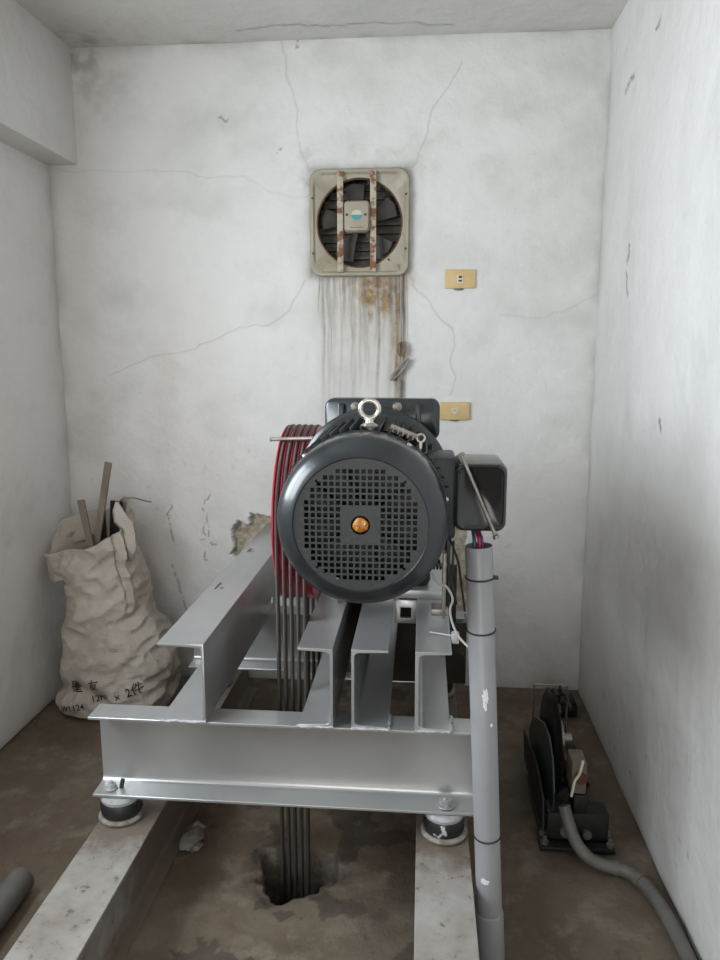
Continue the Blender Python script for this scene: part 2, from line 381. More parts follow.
pa = in_poly(U + jit, V + jit2, [(-.86, .58), (-.855, .70), (-.825, .755), (-.78, .74), (-.765, .775), (-.70, .79), (-.66, .765), (-.66, .70), (-.55, .68), (-.55, .56)])
pb = in_poly(U + jit, V + jit2, [(-.36, -.1), (-.36, .42), (-.05, .55), (.06, .74), (.13, .78), (.205, .76), (.215, .5), (.205, .3), (.21, -.1)])
bare = (pa | pb).astype(float); streak = np.maximum(streak, pb * (.45 + .5 * vnoise(U, V, 16, 35)))
duct = np.hypot(U + .274, V - 2.028) < .184
dep = bare * (.022 + .02 * vnoise(U, V, 25, 33)) + .0035 * (vnoise(U, V, 2.2, 50, 2) - .5) * 2 + .085 * duct
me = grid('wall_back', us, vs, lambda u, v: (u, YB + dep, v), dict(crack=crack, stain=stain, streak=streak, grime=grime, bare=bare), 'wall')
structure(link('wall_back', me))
b = B(); b.box((XL - .1, YB + .13, -.1), (XR + .1, YB + .25, ZC + .1)); structure(b.done('wall_back', 'wall_plain'))

# right wall
us = spaced(YN, YB + .03, 1.4, YB + .03, .008, .1); vs = spaced(0, ZC, 0, ZC, .01, .01); U, V = np.meshgrid(us, vs)
crack = np.zeros_like(U)
for i, p in enumerate(([(2.948, 2.428), (2.9, 2.434), (2.86, 2.45), (2.83, 2.445)], [(2.782, 1.816), (2.766, 1.84), (2.762, 1.87)], [(2.60, 2.50), (2.56, 2.515)], [(2.79, 1.78), (2.75, 1.70)], [(2.3, 1.3), (2.28, 1.27)])):
    crack = np.maximum(crack, .8 * np.exp(-(line_d(U, V, jag(p, 4, .006, 60 + i)) / .006) ** 2))
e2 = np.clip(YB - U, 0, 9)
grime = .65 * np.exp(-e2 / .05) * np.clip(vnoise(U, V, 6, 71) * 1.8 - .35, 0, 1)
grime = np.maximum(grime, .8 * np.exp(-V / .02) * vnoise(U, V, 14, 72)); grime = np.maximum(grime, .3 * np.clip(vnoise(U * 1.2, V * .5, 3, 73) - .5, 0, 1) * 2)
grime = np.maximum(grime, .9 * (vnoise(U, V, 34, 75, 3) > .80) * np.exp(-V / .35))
z0 = np.zeros_like(U); dep = .006 * (vnoise(U, V, 2.5, 74, 3) - .5) * 2
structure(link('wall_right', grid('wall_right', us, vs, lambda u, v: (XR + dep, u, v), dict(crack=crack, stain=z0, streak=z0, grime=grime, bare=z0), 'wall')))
b = B(); b.box((XR + .03, YN - .1, -.1), (XR + .15, YB + .06, ZC + .1)); structure(b.done('wall_right', 'wall_plain'))

# left wall with a window opening close to the camera
WY0, WY1, WZ0, WZ1 = .35, 1.95, 1.25, 2.28
us = spaced(2.05, YB + .03, 2.05, YB + .03, .01, .05); vs = spaced(0, ZC, 0, ZC, .012, .012); U, V = np.meshgrid(us, vs)
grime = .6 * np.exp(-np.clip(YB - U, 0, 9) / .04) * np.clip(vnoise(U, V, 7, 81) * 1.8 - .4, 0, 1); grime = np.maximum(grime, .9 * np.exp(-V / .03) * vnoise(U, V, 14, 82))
crack = np.zeros_like(U)
z0 = np.zeros_like(U); dep = .005 * (vnoise(U, V, 2.5, 84, 3) - .5) * 2
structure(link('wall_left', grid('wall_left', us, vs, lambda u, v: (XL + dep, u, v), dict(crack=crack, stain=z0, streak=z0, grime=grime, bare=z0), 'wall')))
b = B()
b.box((XL - .16, 2.05, -.1), (XL - .02, YB + .06, ZC + .1)).box((XL - .16, YN - .1, -.1), (XL, 2.05, WZ0)).box((XL - .16, YN - .1, WZ1), (XL, 2.05, ZC + .1))
b.box((XL - .16, YN - .1, WZ0), (XL, WY0, WZ1)).box((XL - .16, WY1, WZ0), (XL, 2.05, WZ1)); structure(b.done('wall_left', 'wall_plain'))
b = B()
for lo, hi in (((XL - .10, WY0, WZ0), (XL - .05, WY0 + .05, WZ1)), ((XL - .10, WY1 - .05, WZ0), (XL - .05, WY1, WZ1)), ((XL - .10, WY0 + .05, WZ0), (XL - .05, WY1 - .05, WZ0 + .05)), ((XL - .10, WY0 + .05, WZ1 - .05), (XL - .05, WY1 - .05, WZ1)), ((XL - .09, 1.125, WZ0 + .05), (XL - .06, 1.175, WZ1 - .05))):
    b.box(lo, hi)
structure(b.done('window_1', 'rod'))
# front wall (behind the camera) with an open doorway
DX0, DX1, DZ = -1.0, .35, 2.1
b = B(); b.box((XL - .1, YN - .14, -.1), (DX0, YN, ZC + .1)).box((DX1, YN - .14, -.1), (XR + .1, YN, ZC + .1)).box((DX0, YN - .14, DZ), (DX1, YN, ZC + .1))
structure(b.done('wall_front', 'wall_plain'))
b = B(); b.box((DX0, YN - .12, -.02), (DX0 + .05, YN + .01, DZ)).box((DX1 - .05, YN - .12, -.02), (DX1, YN + .01, DZ)).box((DX0 + .05, YN - .12, DZ - .05), (DX1 - .05, YN + .01, DZ))
structure(b.done('door_1', 'wood'))
# ceiling and concrete roof beam on the left
us = spaced(XL, XR, XL, XR, .015, .015); vs = spaced(YN, YB, 1.9, YB, .012, .1); U, V = np.meshgrid(us, vs)
crack = .6 * np.exp(-(line_d(U, V, jag([(-.75, 3.10), (-.6, 3.06), (-.4, 3.09), (-.2, 3.07), (.1, 3.12)], 6, .006, 90)) / .006) ** 2)
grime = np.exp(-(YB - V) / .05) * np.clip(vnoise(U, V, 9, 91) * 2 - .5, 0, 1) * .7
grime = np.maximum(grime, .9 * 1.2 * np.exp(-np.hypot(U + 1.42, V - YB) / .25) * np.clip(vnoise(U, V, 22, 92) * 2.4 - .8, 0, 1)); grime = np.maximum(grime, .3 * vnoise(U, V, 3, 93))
z0 = np.zeros_like(U)
structure(link('ceiling', grid('ceiling', us, vs, lambda u, v: (u, v, ZC + 0 * u), dict(crack=crack, stain=z0, streak=z0, grime=grime, bare=z0), 'ceiling')))
b = B(); b.box((XL - .16, YN - .14, ZC + .02), (XR + .15, YB + .2, ZC + .2)); structure(b.done('ceiling', 'wall_plain'))
b = B(); b.box((XL - .01, YN, 2.285), (-1.475, YB + .02, ZC + .01), .008); structure(b.done('trim_1', 'wall_plain'))

# floor with the broken rope holes
us = spaced(XL - .02, XR + .02, -1.15, .25, .007, .02); vs = spaced(YN, YB + .04, 1.35, 2.8, .007, .04); U, V = np.meshgrid(us, vs)
def hole(cx, cy, rx, ry, seed):
    a = np.arctan2(V - cy, U - cx); q = np.hypot((U - cx) / rx, (V - cy) / ry)
    w = 1 + .13 * np.sin(3 * a + seed) + .08 * np.sin(7 * a + 2 * seed) + .05 * np.sin(13 * a); return q / w + .10 * (vnoise(U, V, 30, seed) - .5)
q1 = hole(-.352, 1.945, .118, .108, 1); q2 = hole(-.36, 2.57, .13, .08, 4)
q = np.minimum(q1, q2); pit = np.clip((1.06 - q) / .10, 0, 1)
lip = np.exp(-((q - 1.12) / .14) ** 2)
rough = (vnoise(U, V, 4, 101) - .5) * .012 + (vnoise(U, V, 20, 102) - .5) * .004
Z = rough * np.clip(q - .9, 0, 1) - .008 - .52 * pit ** 2 - .012 * lip * vnoise(U, V, 22, 103)
dark_patch = .75 * np.exp(-((U + .01) / .20) ** 2 - ((V - 1.75) / .22) ** 2) * np.clip(vnoise(U, V, 6, 104) * 1.8 - .3, 0, 1)  # darker floor areas around the frame, governor and right wall, broken by noise
dark_patch = np.maximum(dark_patch, .85 * np.exp(-((U - .47) / .16) ** 2 - ((V - 2.3) / .35) ** 2) * np.clip(vnoise(U, V, 7, 105) * 2 - .2, 0, 1))
dark_patch = np.maximum(dark_patch, .5 * np.exp(-np.clip(XR - U, 0, 9) / .04) * vnoise(U, V, 12, 106)); dark_patch = np.maximum(dark_patch, .6 * ((vnoise(U, V, 9, 107) > .62)) * (np.abs(U + .35) < .35))
structure(link('floor', grid('floor', us, vs, lambda u, v: (u, v, Z), dict(dark_patch=dark_patch, pit=np.clip((1.2 - q) / .15, 0, 1)), 'floor')))

# ------------------------------------------------------------------ steel machine bed
def channel(w, h, side, tw=.008, tf=.010, r=.012):
    """2-D channel section, web at u=0 for side=+1 (opens to +u); v up; mirrored for side=-1 within width w"""
    P = [(0, 0), (w, 0), (w, tf * .7)]
    P += [(tw + r - r * math.sin(PI / 2 * i / 4), tf + r - r * math.cos(PI / 2 * i / 4)) for i in range(5)]
    P += [(tw + r - r * math.cos(PI / 2 * i / 4), h - tf - r + r * math.sin(PI / 2 * i / 4)) for i in range(5)]
    P += [(w, h - tf * .7), (w, h), (0, h)]
    return P if side > 0 else [(w - u, v) for u, v in P][::-1]
ZF0, ZF1, ZL = .29, .527, .747
def along_y(x0, x1, z0, z1, side, y0, y1, name, m, parent, tw=.008):
    b = B(); b.prism(channel(x1 - x0, z1 - z0, side, tw), lambda u, v, h: Vector((x0 + u, h, z0 + v)), y0, y1)
    return b.done(name, m, parent, 30, .0015)
def along_x(y0, y1, z0, z1, x0, x1, name, m, parent):
    # channel whose web is at the far side and which opens towards -y
    b = B(); b.prism(channel(y1 - y0, z1 - z0, -1, .008, .012, .014), lambda u, v, h: Vector((h, y0 + u, z0 + v)), x0, x1)
    return b.done(name, m, parent, 30, .0018)
bed = root('machine_bed', (-.37, 1.84, ZF0), 'grey painted steel frame of welded channels that carries the motor', 'machine frame')
along_x(1.80, 1.88, ZF0, ZF1, -.895, .165, 'cross_channel', 'steel_paint', bed)
along_x(2.65, 2.73, ZF0, ZF1, -.895, .165, 'cross_channel', 'steel_paint', bed)
c1 = along_y(-.69, -.565, ZF1, ZL, -1, 1.797, YB - .01, 'bearer_channel', 'steel_paint', bed)
cs = []
for yy, xx in ((2.286, -.648), (2.737, -.649)):
    k = B(); k.prism([(-.02, -.02), (.012, -.02), (.012, -.006), (-.006, -.006), (-.006, .02), (-.02, .02)], lambda u, v, h, xx=xx, yy=yy: Vector((xx + u * .9, yy + v * 1.7, h)), ZL - .03, ZL + .03)
    cs.append(k.done('cutter', 'steel_paint'))
k = B(); k.cyl((-.60, 2.673, .569), (-.54, 2.673, .569), .017, 24); cs.append(k.done('cutter', 'steel_paint')); cut(c1, *cs)
along_y(-.316, -.224, ZF1, ZL, -1, 1.797, 2.86, 'bearer_channel', 'steel_paint', bed)
along_y(-.176, -.080, ZF1, ZL, 1, 1.797, 2.86, 'bearer_channel', 'steel_paint', bed)
along_y(-.011, .082, ZF1, ZL, 1, 1.797, 2.86, 'bearer_channel', 'steel_paint', bed, .010)
b = B(); b.box((-.0795, 2.20, .67), (-.0115, 2.212, ZL - .002), .002); wb = b.done('stiffener_plate', 'steel_paint', bed)
k = B(); k.box((-.062, 2.19, .688), (-.028, 2.22, .722)); cut(wb, k.done('cutter', 'black'))
for (x0, x1, z0, z1) in ((-.23, .17, ZF0 + .002, ZF1 - .002), (-.2235, -.1765, ZF1 + .001, ZL - .002), (-.0795, -.0115, ZF1 + .001, ZL - .002), (.0825, .13, ZF1 + .001, ZL - .002)):  # added plates, dark stand-ins for the dim gaps between the bearers
    B().box((x0, 2.60, z0), (x1, 2.612, z1), .002).done('gap_dark_plate', 'gap_brown', bed)
def weld(p0, p1, r=.004, w=.003):
    P = []; n = max(6, int((Vector(p1) - Vector(p0)).length / .007))
    for i in range(n + 1):
        p = Vector(p0).lerp(Vector(p1), i / n); P.append(p + Vector((random.uniform(-1, 1), random.uniform(-1, 1), random.uniform(-1, 1))) * w * .4)
    B().tube(P, [r * random.uniform(.6, 1.3) for _ in P], 8).done('weld_bead', 'weld', bed, 80)
for x0, x1 in ((-.69, -.565), (-.322, -.224), (-.176, -.08), (-.011, .082)):
    weld((x0, 1.7965, ZF1 + .002), (x1, 1.7965, ZF1 + .002))
weld((.084, 1.80, ZF1 + .003), (.084, 1.88, ZF1 + .003), .006, .006); weld((-.078, 1.80, ZF1 + .003), (-.078, 1.88, ZF1 + .003), .004)
for x, q in ((-.853, 1.15), (.075, 1.6)):
    b = B(); b.lathe([(0, 0), (.015 * q, 0), (.015 * q, .003), (0, .003)], (x, 1.828, ZF0 + .0115), (0, 0, 1), 24); b.hexa((x, 1.828, ZF0 + .0145), (0, 0, 1), .0115 * q, .010 * q)
    b.cyl((x, 1.828, ZF0 + .02), (x, 1.828, ZF0 + .034), .006, 14); b.done('anchor_bolt', 'steel_paint' if x > 0 else 'weld', bed, 30, .0006)
    if x > 0: continue
    b = B(); b.cyl((x + .026, 1.835, ZF0 + .010), (x + .031, 1.838, ZF0 + .034), .006, 10); b.done('bolt_stub', 'black', bed)
adopt(bed)

# isolator pads
def pad(x, y, z0, label):
    h = ZF0 - z0
    rt = root('isolator_pad', (x, y, z0), label, 'rubber pad', 'rubber isolators under the steel frame')
    B().lathe([(0, 0), (.062, 0), (.063, .006), (.057, .012), (.0, .012)], (x, y, z0), (0, 0, 1), 40).done('bottom_plate', 'pad_base', rt)
    B().lathe([(0, .010), (.053, .010), (.057, h * .35), (.057, h * .6), (.052, h - .019), (0, h - .015)], (x, y, z0), (0, 0, 1), 40).done('rubber_body', 'pad_paint', rt)
    B().lathe([(0, h - .022), (.053, h - .022), (.056, h - .012), (.052, h - .002), (0, h - .002)], (x, y, z0), (0, 0, 1), 40).done('top_plate', 'weld', rt)
    adopt(rt)
ZRL, ZRR = .215, .215
pad(-.832, 1.842, ZRL, 'round black rubber pad with pale paint under front left corner of the frame')
pad(.072, 1.842, ZRR, 'round rubber pad with peeling white paint under front right corner, next to the pipe')
pad(-.80, 2.69, ZRL, 'rear left rubber pad under the frame beside the white sack')
pad(.072, 2.69, ZRR, 'rear right rubber pad under the frame, deep between the channels')
# floor rails
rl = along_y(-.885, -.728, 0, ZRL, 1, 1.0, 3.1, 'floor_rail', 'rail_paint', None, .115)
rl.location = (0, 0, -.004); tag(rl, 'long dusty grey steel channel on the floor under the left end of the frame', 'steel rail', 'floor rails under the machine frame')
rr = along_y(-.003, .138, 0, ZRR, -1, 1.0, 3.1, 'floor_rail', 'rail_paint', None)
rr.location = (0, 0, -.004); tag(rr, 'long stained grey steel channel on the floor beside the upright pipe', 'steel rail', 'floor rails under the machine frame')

# ------------------------------------------------------------------ motor
MX, MZ, MY = -.128, 1.143, 1.51
mot = root('electric_motor', (MX, MY + .2, MZ - .18), 'large dark grey electric motor with a perforated round fan cover facing the camera', 'motor')
prof = [(.1375, .000), (.1395, -.003), (.1425, -.002), (.152, .002), (.164, .012), (.174, .026), (.1788, .042), (.180, .060), (.180, .118), (.1765, .120), (.1765, .06), (.170, .04), (.144, .012), (.1375, .008)]
b = B(); b.lathe([(r * 1.035, h) for r, h in prof] + [(prof[0][0] * 1.035, prof[0][1])], (MX, MY, MZ), (0, 1, 0), 96); b.done('fan_cover', 'motor', mot, 40)
fcov = bpy.data.objects['fan_cover']
b = B(); b.torus((MX, MY + .1155, MZ), (0, 1, 0), .1865, .0024, 96, 8); b.done('cover_rim', 'motor', fcov)
# perforated grille from a filled curve
from mathutils.geometry import delaunay_2d_cdt
pt, hh, GR = .01345, .0046, .1435
loops = [[(GR * math.cos(2 * PI * k / 96), GR * math.sin(2 * PI * k / 96)) for k in range(96)], [(.0205 * math.cos(2 * PI * k / 32), .0205 * math.sin(2 * PI * k / 32)) for k in range(32)]]
sq = set()
for i in range(18):
    for j in range(18):
        u, v = i - 8.5, j - 8.5
        if math.hypot(u, v) > 9.35 or (abs(u) < 3 and abs(v) < 3): continue
        sq.add((i, j)); loops.append([(u * pt + a * hh, v * pt + c * hh) for a, c in ((-1, -1), (1, -1), (1, 1), (-1, 1))])
for sx in (-1, 1):
    for sz in (-1, 1): loops.append([(sx * .093 + .003 * math.cos(2 * PI * k / 12), sz * .093 + .003 * math.sin(2 * PI * k / 12)) for k in range(12)])
vv, ee = [], []
for L in loops:
    n0 = len(vv); vv += [Vector(p) for p in L]; ee += [(n0 + k, n0 + (k + 1) % len(L)) for k in range(len(L))]
ov, _, of, *_r = delaunay_2d_cdt(vv, ee, [], 0, 1e-6)
def solid(x, y):
    r_ = math.hypot(x, y)
    if r_ > GR or r_ < .0203: return False
    if math.hypot(abs(x) - .093, abs(y) - .093) < .0029: return False
    i, j = round(x / pt + 8.5), round(y / pt + 8.5)
    return not ((i, j) in sq and abs(x - (i - 8.5) * pt) < hh and abs(y - (j - 8.5) * pt) < hh)
keep = [f for f in of if solid(sum(ov[q].x for q in f) / len(f), sum(ov[q].y for q in f) / len(f))]
g = bmesh.new(); gv_ = [g.verts.new((MX + p.x, MY + .0035, MZ + p.y)) for p in ov]
for f in keep: g.faces.new([gv_[q] for q in f])
bmesh.ops.delete(g, geom=[v for v in g.verts if not v.link_faces], context='VERTS'); bmesh.ops.recalc_face_normals(g, faces=g.faces[:])
bmesh.ops.solidify(g, geom=g.faces[:], thickness=.0022)
gm = bpy.data.meshes.new('grille'); g.to_mesh(gm); g.free(); gm.materials.append(M['motor_cast'])
link('grille', gm, fcov)
b = B(); b.cyl((MX, MY + .028, MZ), (MX, MY + .075, MZ), .052, 32)
for k in range(10):
    a = 2 * PI * k / 10; R = Matrix.Rotation(a, 4, 'Y')
    for f in [0]:
        P = [(.048, .03), (.140, .03), (.140, .07), (.048, .07)]
        vs_ = [R @ Vector((p, q, .004 * s)) + Vector((MX, MY, MZ)) for s in (-1, 1) for p, q in P]
        b.faces(vs_, [(0, 1, 2, 3), (7, 6, 5, 4), (0, 4, 5, 1), (1, 5, 6, 2), (2, 6, 7, 3), (3, 7, 4, 0)])
b.done('cooling_fan', 'dark_inside', mot)
b = B(); b.blob((MX, MY + .006, MZ), .0165, .18, 3, (1, .6, 1)); b.done('shaft_end', 'orange', mot)
# finned body
b = B(); b.lathe([(0, .10), (.155, .10), (.160, .105), (.160, .4149), (0, .4149)], (MX, MY, MZ), (0, 1, 0), 64)
for k in range(52):
    a = 2 * PI * k / 52; s = Vector((math.sin(a), 0, math.cos(a))); t = Vector((s.z, 0, -s.x)); o = Vector((MX, MY, MZ))
    lean = t * (.010 if s.x > 0 else -.010); w = .0026
    if abs(s.z) < .25 and s.x > 0: continue
    vs_ = []
    for yy in (.118, .412):
        for rr_, ww in ((.150, w), (.196, w * .7)):
            base = s * rr_ + (lean if rr_ > .17 else Vector()) + Vector((0, yy, 0)) + o; vs_ += [base - t * ww, base + t * ww]
    b.faces(vs_, [(0, 1, 3, 2), (4, 6, 7, 5), (0, 2, 6, 4), (1, 5, 7, 3), (2, 3, 7, 6), (0, 4, 5, 1)])
b.done('finned_body', 'motor_cast', mot, 30)
b = B(); b.lathe([(0, .415), (.190, .415), (.200, .419), (.204, .424), (.204, .440), (.0, .440)], (MX, MY, MZ + .012), (0, 1, 0), 96); b.done('mounting_flange', 'motor', mot)
# eyebolt, cover screws, small nameplate bar on the fins
ex, ey, ez = -.120, 1.66, 1.375
b = B(); b.torus((ex, ey, ez), (0, 1, .1), .0205, .0060, 40, 12); b.lathe([(0, 0), (.019, 0), (.020, .006), (.010, .012), (.009, .022)], (ex, ey, ez - .042), (0, 0, 1), 28); b.cyl((ex, ey, MZ + .135), (ex, ey, ez - .038), .012, 20)
b.done('lifting_eyebolt', 'chrome', mot)
for a in (58, 135, 12, -45, -100):
    s = Vector((math.cos(math.radians(a)), 0, math.sin(math.radians(a)))); p = Vector((MX, MY + .10, MZ)) + s * .186
    B().lathe([(.0065, 0), (.0065, .002), (.004, .0045), (0, .005)], p, s, 18).done('cover_screw', 'chrome', fcov)
q0 = Vector((-.043, 1.665, 1.325)); rotm = Matrix.Rotation(math.radians(22), 4, 'Y')
b = B(); b.box(q0 - Vector((.032, .004, .006)), q0 + Vector((.032, .004, .006)), .001, rotm)
for k in range(5):
    off = rotm.to_3x3() @ Vector((-.024 + k * .012, -.006, -.002)); b.box(q0 + off - Vector((.0018, .003, .008)), q0 + off + Vector((.0018, .003, .004)), 0, rotm)
b.done('drain_bar', 'rod', mot)
b = B(); b.torus((-.005, 1.665, 1.310), (0, 1, 0), .009, .003, 20, 8); b.cyl((-.010, 1.665, 1.25), (-.006, 1.665, 1.302), .006, 12); b.done('small_hook', 'chrome', mot)
# terminal box with neck
b = B(); b.box((MX + .125, MY + .14, MZ - .062), (.076, MY + .29, MZ + .125), .008); b.done('terminal_neck', 'motor_cast', mot)
tb = B()
R0 = rrect(.117, .156, .020, 6, .131, 1.180); R1 = rrect(.112, .151, .020, 6, .131, 1.180); R2 = rrect(.103, .142, .020, 6, .131, 1.180); R3 = rrect(.095, .134, .018, 6, .131, 1.180)
tb.ringed([[Vector((x, y, z)) for x, z in R] for R, y in ((R2, 1.80), (R0, 1.796), (R0, 1.654), (R1, 1.643), (R2, 1.641), (R3, 1.645))]); tb.done('terminal_box', 'jbox', mot, 50)
adopt(mot)
b = B(); b.cyl((.1635, 1.628, 1.10), (.083, 1.628, 1.283), .0042, 14); b.hexa((.086, 1.628, 1.276), (-.40, 0, .91), .0085, .006); b.lathe([(.0042, 0), (.007, .001), (.0075, .008), (0, .010)], (.1640, 1.628, 1.099), (.40, 0, -.91), 14)
tag(b.done('steel_rod', 'rod'), 'thin steel rod slanting across the front of the black terminal box', 'rod')

# ------------------------------------------------------------------ gearbox behind the motor
gb = root('gearbox', (-.105, 2.2, ZL), 'dark grey worm gearbox behind the motor with a wide rounded top cover', 'gearbox')
b = B(); b.box((-.26, 2.21, ZL), (.085, 2.62, ZL + .028), .003); b.done('base_plate', 'steel_paint', gb)
b = B(); P = rrect(.306, .108, .022, 6, -.109, 1.325)
Q = rrect(.296, .098, .019, 6, -.109, 1.325)
b.ringed([[Vector((x, y, z)) for x, z in R] for R, y in ((Q, 1.970), (P, 1.975), (P, 2.035), (Q, 2.04))]); th = b.done('top_housing', 'motor', gb, 50)
for x0, x1 in ((-.226, -.210), (-.020, -.006)): B().box((x0, 1.962, 1.268), (x1, 1.975, 1.368), .004).done('casting_rib', 'motor', th)
b = B(); b.lathe([(0, .442), (.15, .442), (.15, .465), (.11, .49), (.11, .75), (0, .75)], (MX, MY, MZ), (0, 1, 0), 48); b.box((-.235, 2.24, ZL + .029), (.03, 2.55, 1.24), .02); b.box((-.20, 2.0, 1.0), (.0, 2.3, 1.30), .012); b.done('gear_case', 'motor_cast', gb)
for x in (-.180, -.068):
    b = B(); b.lathe([(0, 0), (.0125, 0), (.0125, .002), (0, .002)], (x, 1.9695, 1.358), (0, -1, 0), 28); b.hexa((x, 1.967, 1.358), (0, -1, 0), .0095, .007); b.cyl((x, 1.959, 1.358), (x, 1.952, 1.358), .0055, 12)
    b.done('housing_bolt', 'rod', th, 30, .001)
b = B(); b.cyl((-.232, 2.258, 1.0075), (-.2955, 2.258, 1.0075), .045, 32); b.done('output_shaft', 'rod', gb)
b = B(); P = []
for k in range(90):
    a = k / 90 * 2 * PI * 5; P.append((.012 + k / 90 * .045, 2.0 + .012 * math.cos(a), .92 + .012 * math.sin(a)))
b.tube(P, .0028, 8); b.done('brake_spring', 'black', gb)
b = B(); b.cyl((-.03, 2.0, .92), (.072, 2.0, .92), .005, 12); b.box((.060, 1.985, ZL + .02), (.070, 2.03, .955), .002); b.box((.03, 1.985, ZL + .028), (.075, 2.04, ZL + .048), .002); b.done('brake_bracket', 'rod', gb)
b = B(); b.box((.07, 2.02, .79), (.082, 2.2, 1.10), .003); b.done('side_plate', 'motor_cast', gb)
adopt(gb)

# ------------------------------------------------------------------ sheave and ropes
SY, SZ, RR = 2.258, 1.0075, .268
ropeX = [-.404, -.3845, -.365, -.3455, -.326]
sh = root('traction_sheave', (-.36, SY, SZ - .3), 'red painted grooved sheave wheel on the left of the motor under the ropes', 'sheave')
pr = []
xs0 = -.4185
pr += [(.22, 0), (.269, 0), (.272, .002), (.272, .005)]
for i, x in enumerate(ropeX):
    c = x - xs0
    pr += [(RR + .002, c - .0088), (RR - .002, c - .0068), (RR - .0065, c), (RR - .002, c + .0068), (RR + .002, c + .0088)]
pr += [(.271, .1005), (.22, .1005), (.22, 0)]
B().lathe(pr, (xs0, SY, SZ), (1, 0, 0), 128).done('grooved_rim', 'red', sh, 40)
b = B(); b.lathe([(.04, .03), (.225, .03), (.225, .075), (.04, .075), (.04, .03)], (xs0, SY, SZ), (1, 0, 0), 64); ob = b.done('web_disc', 'red', sh)
cs = []
for k in range(5):
    a = 2 * PI * k / 5 + .3; k_ = B(); k_.cyl((xs0 - .02, SY + .13 * math.cos(a), SZ + .135 * math.sin(a)), (xs0 + .15, SY + .13 * math.cos(a), SZ + .135 * math.sin(a)), .048, 28); cs.append(k_.done('cutter', 'red'))
cut(ob, *cs)
b = B(); b.cyl((xs0 - .02, SY, SZ), (xs0 + .12, SY, SZ), .062, 40); b.done('hub', 'red', sh); adopt(sh)
wh = ['outermost steel rope on the left edge of the red sheave', 'second steel rope from the left on the red sheave', 'middle steel rope of five on the red sheave', 'fourth steel rope from the left on the red sheave', 'innermost steel rope on the sheave, nearest the motor']
for i, x in enumerate(ropeX):
    P = [(x, SY - RR, -.5), (x, SY - RR, .2), (x, SY - RR, .6)] + [(x, SY - RR * math.cos(PI * k / 48), SZ + RR * math.sin(PI * k / 48)) for k in range(49)] + [(x, SY + RR, .6), (x, SY + RR, .2), (x, SY + RR, -.5)]
    o = B().tube(P, .0062, 14).done('wire_rope', 'rope', None, 80); tag(o, wh[i] + ', hanging into the floor hole', 'wire rope', 'ropes over the sheave')
b = B(); b.cyl((-.437, 2.115, 1.252), (-.300, 2.115, 1.256), .0055, 16); b.hexa((-.437, 2.115, 1.252), (-1, 0, 0), .008, .006); b.cyl((-.302, 2.115, 1.256), (-.262, 2.06, 1.25), .0055, 12)
tag(b.done('rope_guard_rod', 'chrome'), 'short bright steel rod crossing in front of the ropes near the top of the sheave', 'rod')

# ------------------------------------------------------------------ upright grey pipe
pp = root('conduit_pipe', (.19, 1.66, 0), 'tall grey plastic pipe standing on the floor at the right end of the frame', 'pipe')
A, Z_ = Vector((.131, 1.66, 1.066)), Vector((.189, 1.66, .0)); ax = (Z_ - A).normalized()
def on(z): t = (A.z - z) / (A.z - Z_.z); return A.lerp(Z_, t)
r = .0315
b = B(); b.lathe([(r - .003, .25), (r - .003, .002), (r - .001, 0), (r, .002), (r, (on(.12) - A).length)], A, ax, 40); b.done('upper_pipe', 'pvc', pp)
L0 = (on(.13) - A).length
b = B(); b.lathe([(r, L0 - .001), (r + .002, L0), (r + .0035, L0 + .004), (r + .0035, (Z_ - A).length)], A, ax, 40); b.done('coupling_sleeve', 'pvc', pp)
for z, nub in ((.992, 1), (.864, 0), (.339, 0), (.128, 2)):
    c = on(z); b = B(); b.torus(c, ax + Vector((0, .05, 0)), r + .0012, .0022 if nub < 2 else .0012, 36, 8)
    if nub == 1: b.box(c + Vector((r - .002, -.012, -.003)), c + Vector((r + .010, -.004, .005)), .001)
    b.done('cable_tie' if nub < 2 else 'joint_line', 'black', pp)
def splash(cz, ang, w, h, seed):
    b = B(); r_ = random.Random(seed); n = 20; cen = on(cz); u = Vector((math.sin(ang), -math.cos(ang), 0)); t = Vector((math.cos(ang), math.sin(ang), 0))
    ring = []
    for k in range(n):
        a = 2 * PI * k / n; q = r_.uniform(.55, 1.1); da = math.cos(a) * w * q / r; aa = ang + da
        ring.append(on(cz + math.sin(a) * h * q) + Vector((math.sin(aa), -math.cos(aa), 0)) * (r + .0007))
    mid = on(cz) + u * (r + .0012); b.faces([mid] + ring, [(0, 1 + k, 1 + (k + 1) % n) for k in range(n)]); b.done('paint_splash', 'white_paint', pp, 80)
splash(.715, .1, .008, .022, 3); splash(.69, .05, .006, .013, 4); splash(.64, .5, .004, .006, 5); splash(.232, -.35, .012, .010, 6)
adopt(pp)
for nm, m_, dx, dy, lab in (('insulated_wire', 'blue_wire', -.010, 0, 'dark blue sleeved wire running from the terminal box into the pipe'), ('insulated_wire', 'red_wire', .001, -.003, 'crimson sleeved wire running from the terminal box into the pipe'), ('insulated_wire', 'violet_wire', .008, .004, 'violet sleeved wire running from the terminal box into the pipe')):
    P = catmull([(.124 + dx * .7, 1.70 + dy, 1.1015), (.127 + dx * .8, 1.675 + dy, 1.09), (.131 + dx, 1.66 + dy, 1.066), (.133 + dx, 1.66 + dy, .96)])
    tag(B().tube(P, .0042, 10).done(nm, m_), lab, 'wire', 'wires between terminal box and pipe')
tag(B().tube(catmull([(.0655, 1.72, 1.068), (.074, 1.71, 1.05), (.088, 1.70, 1.01), (.094, 1.69, .97), (.100, 1.685, .93), (.104, 1.68, .90)]), .0028, 8).done('black_cable', 'black'), 'thin black cable hanging beside the motor and down the left of the pipe', 'cable')
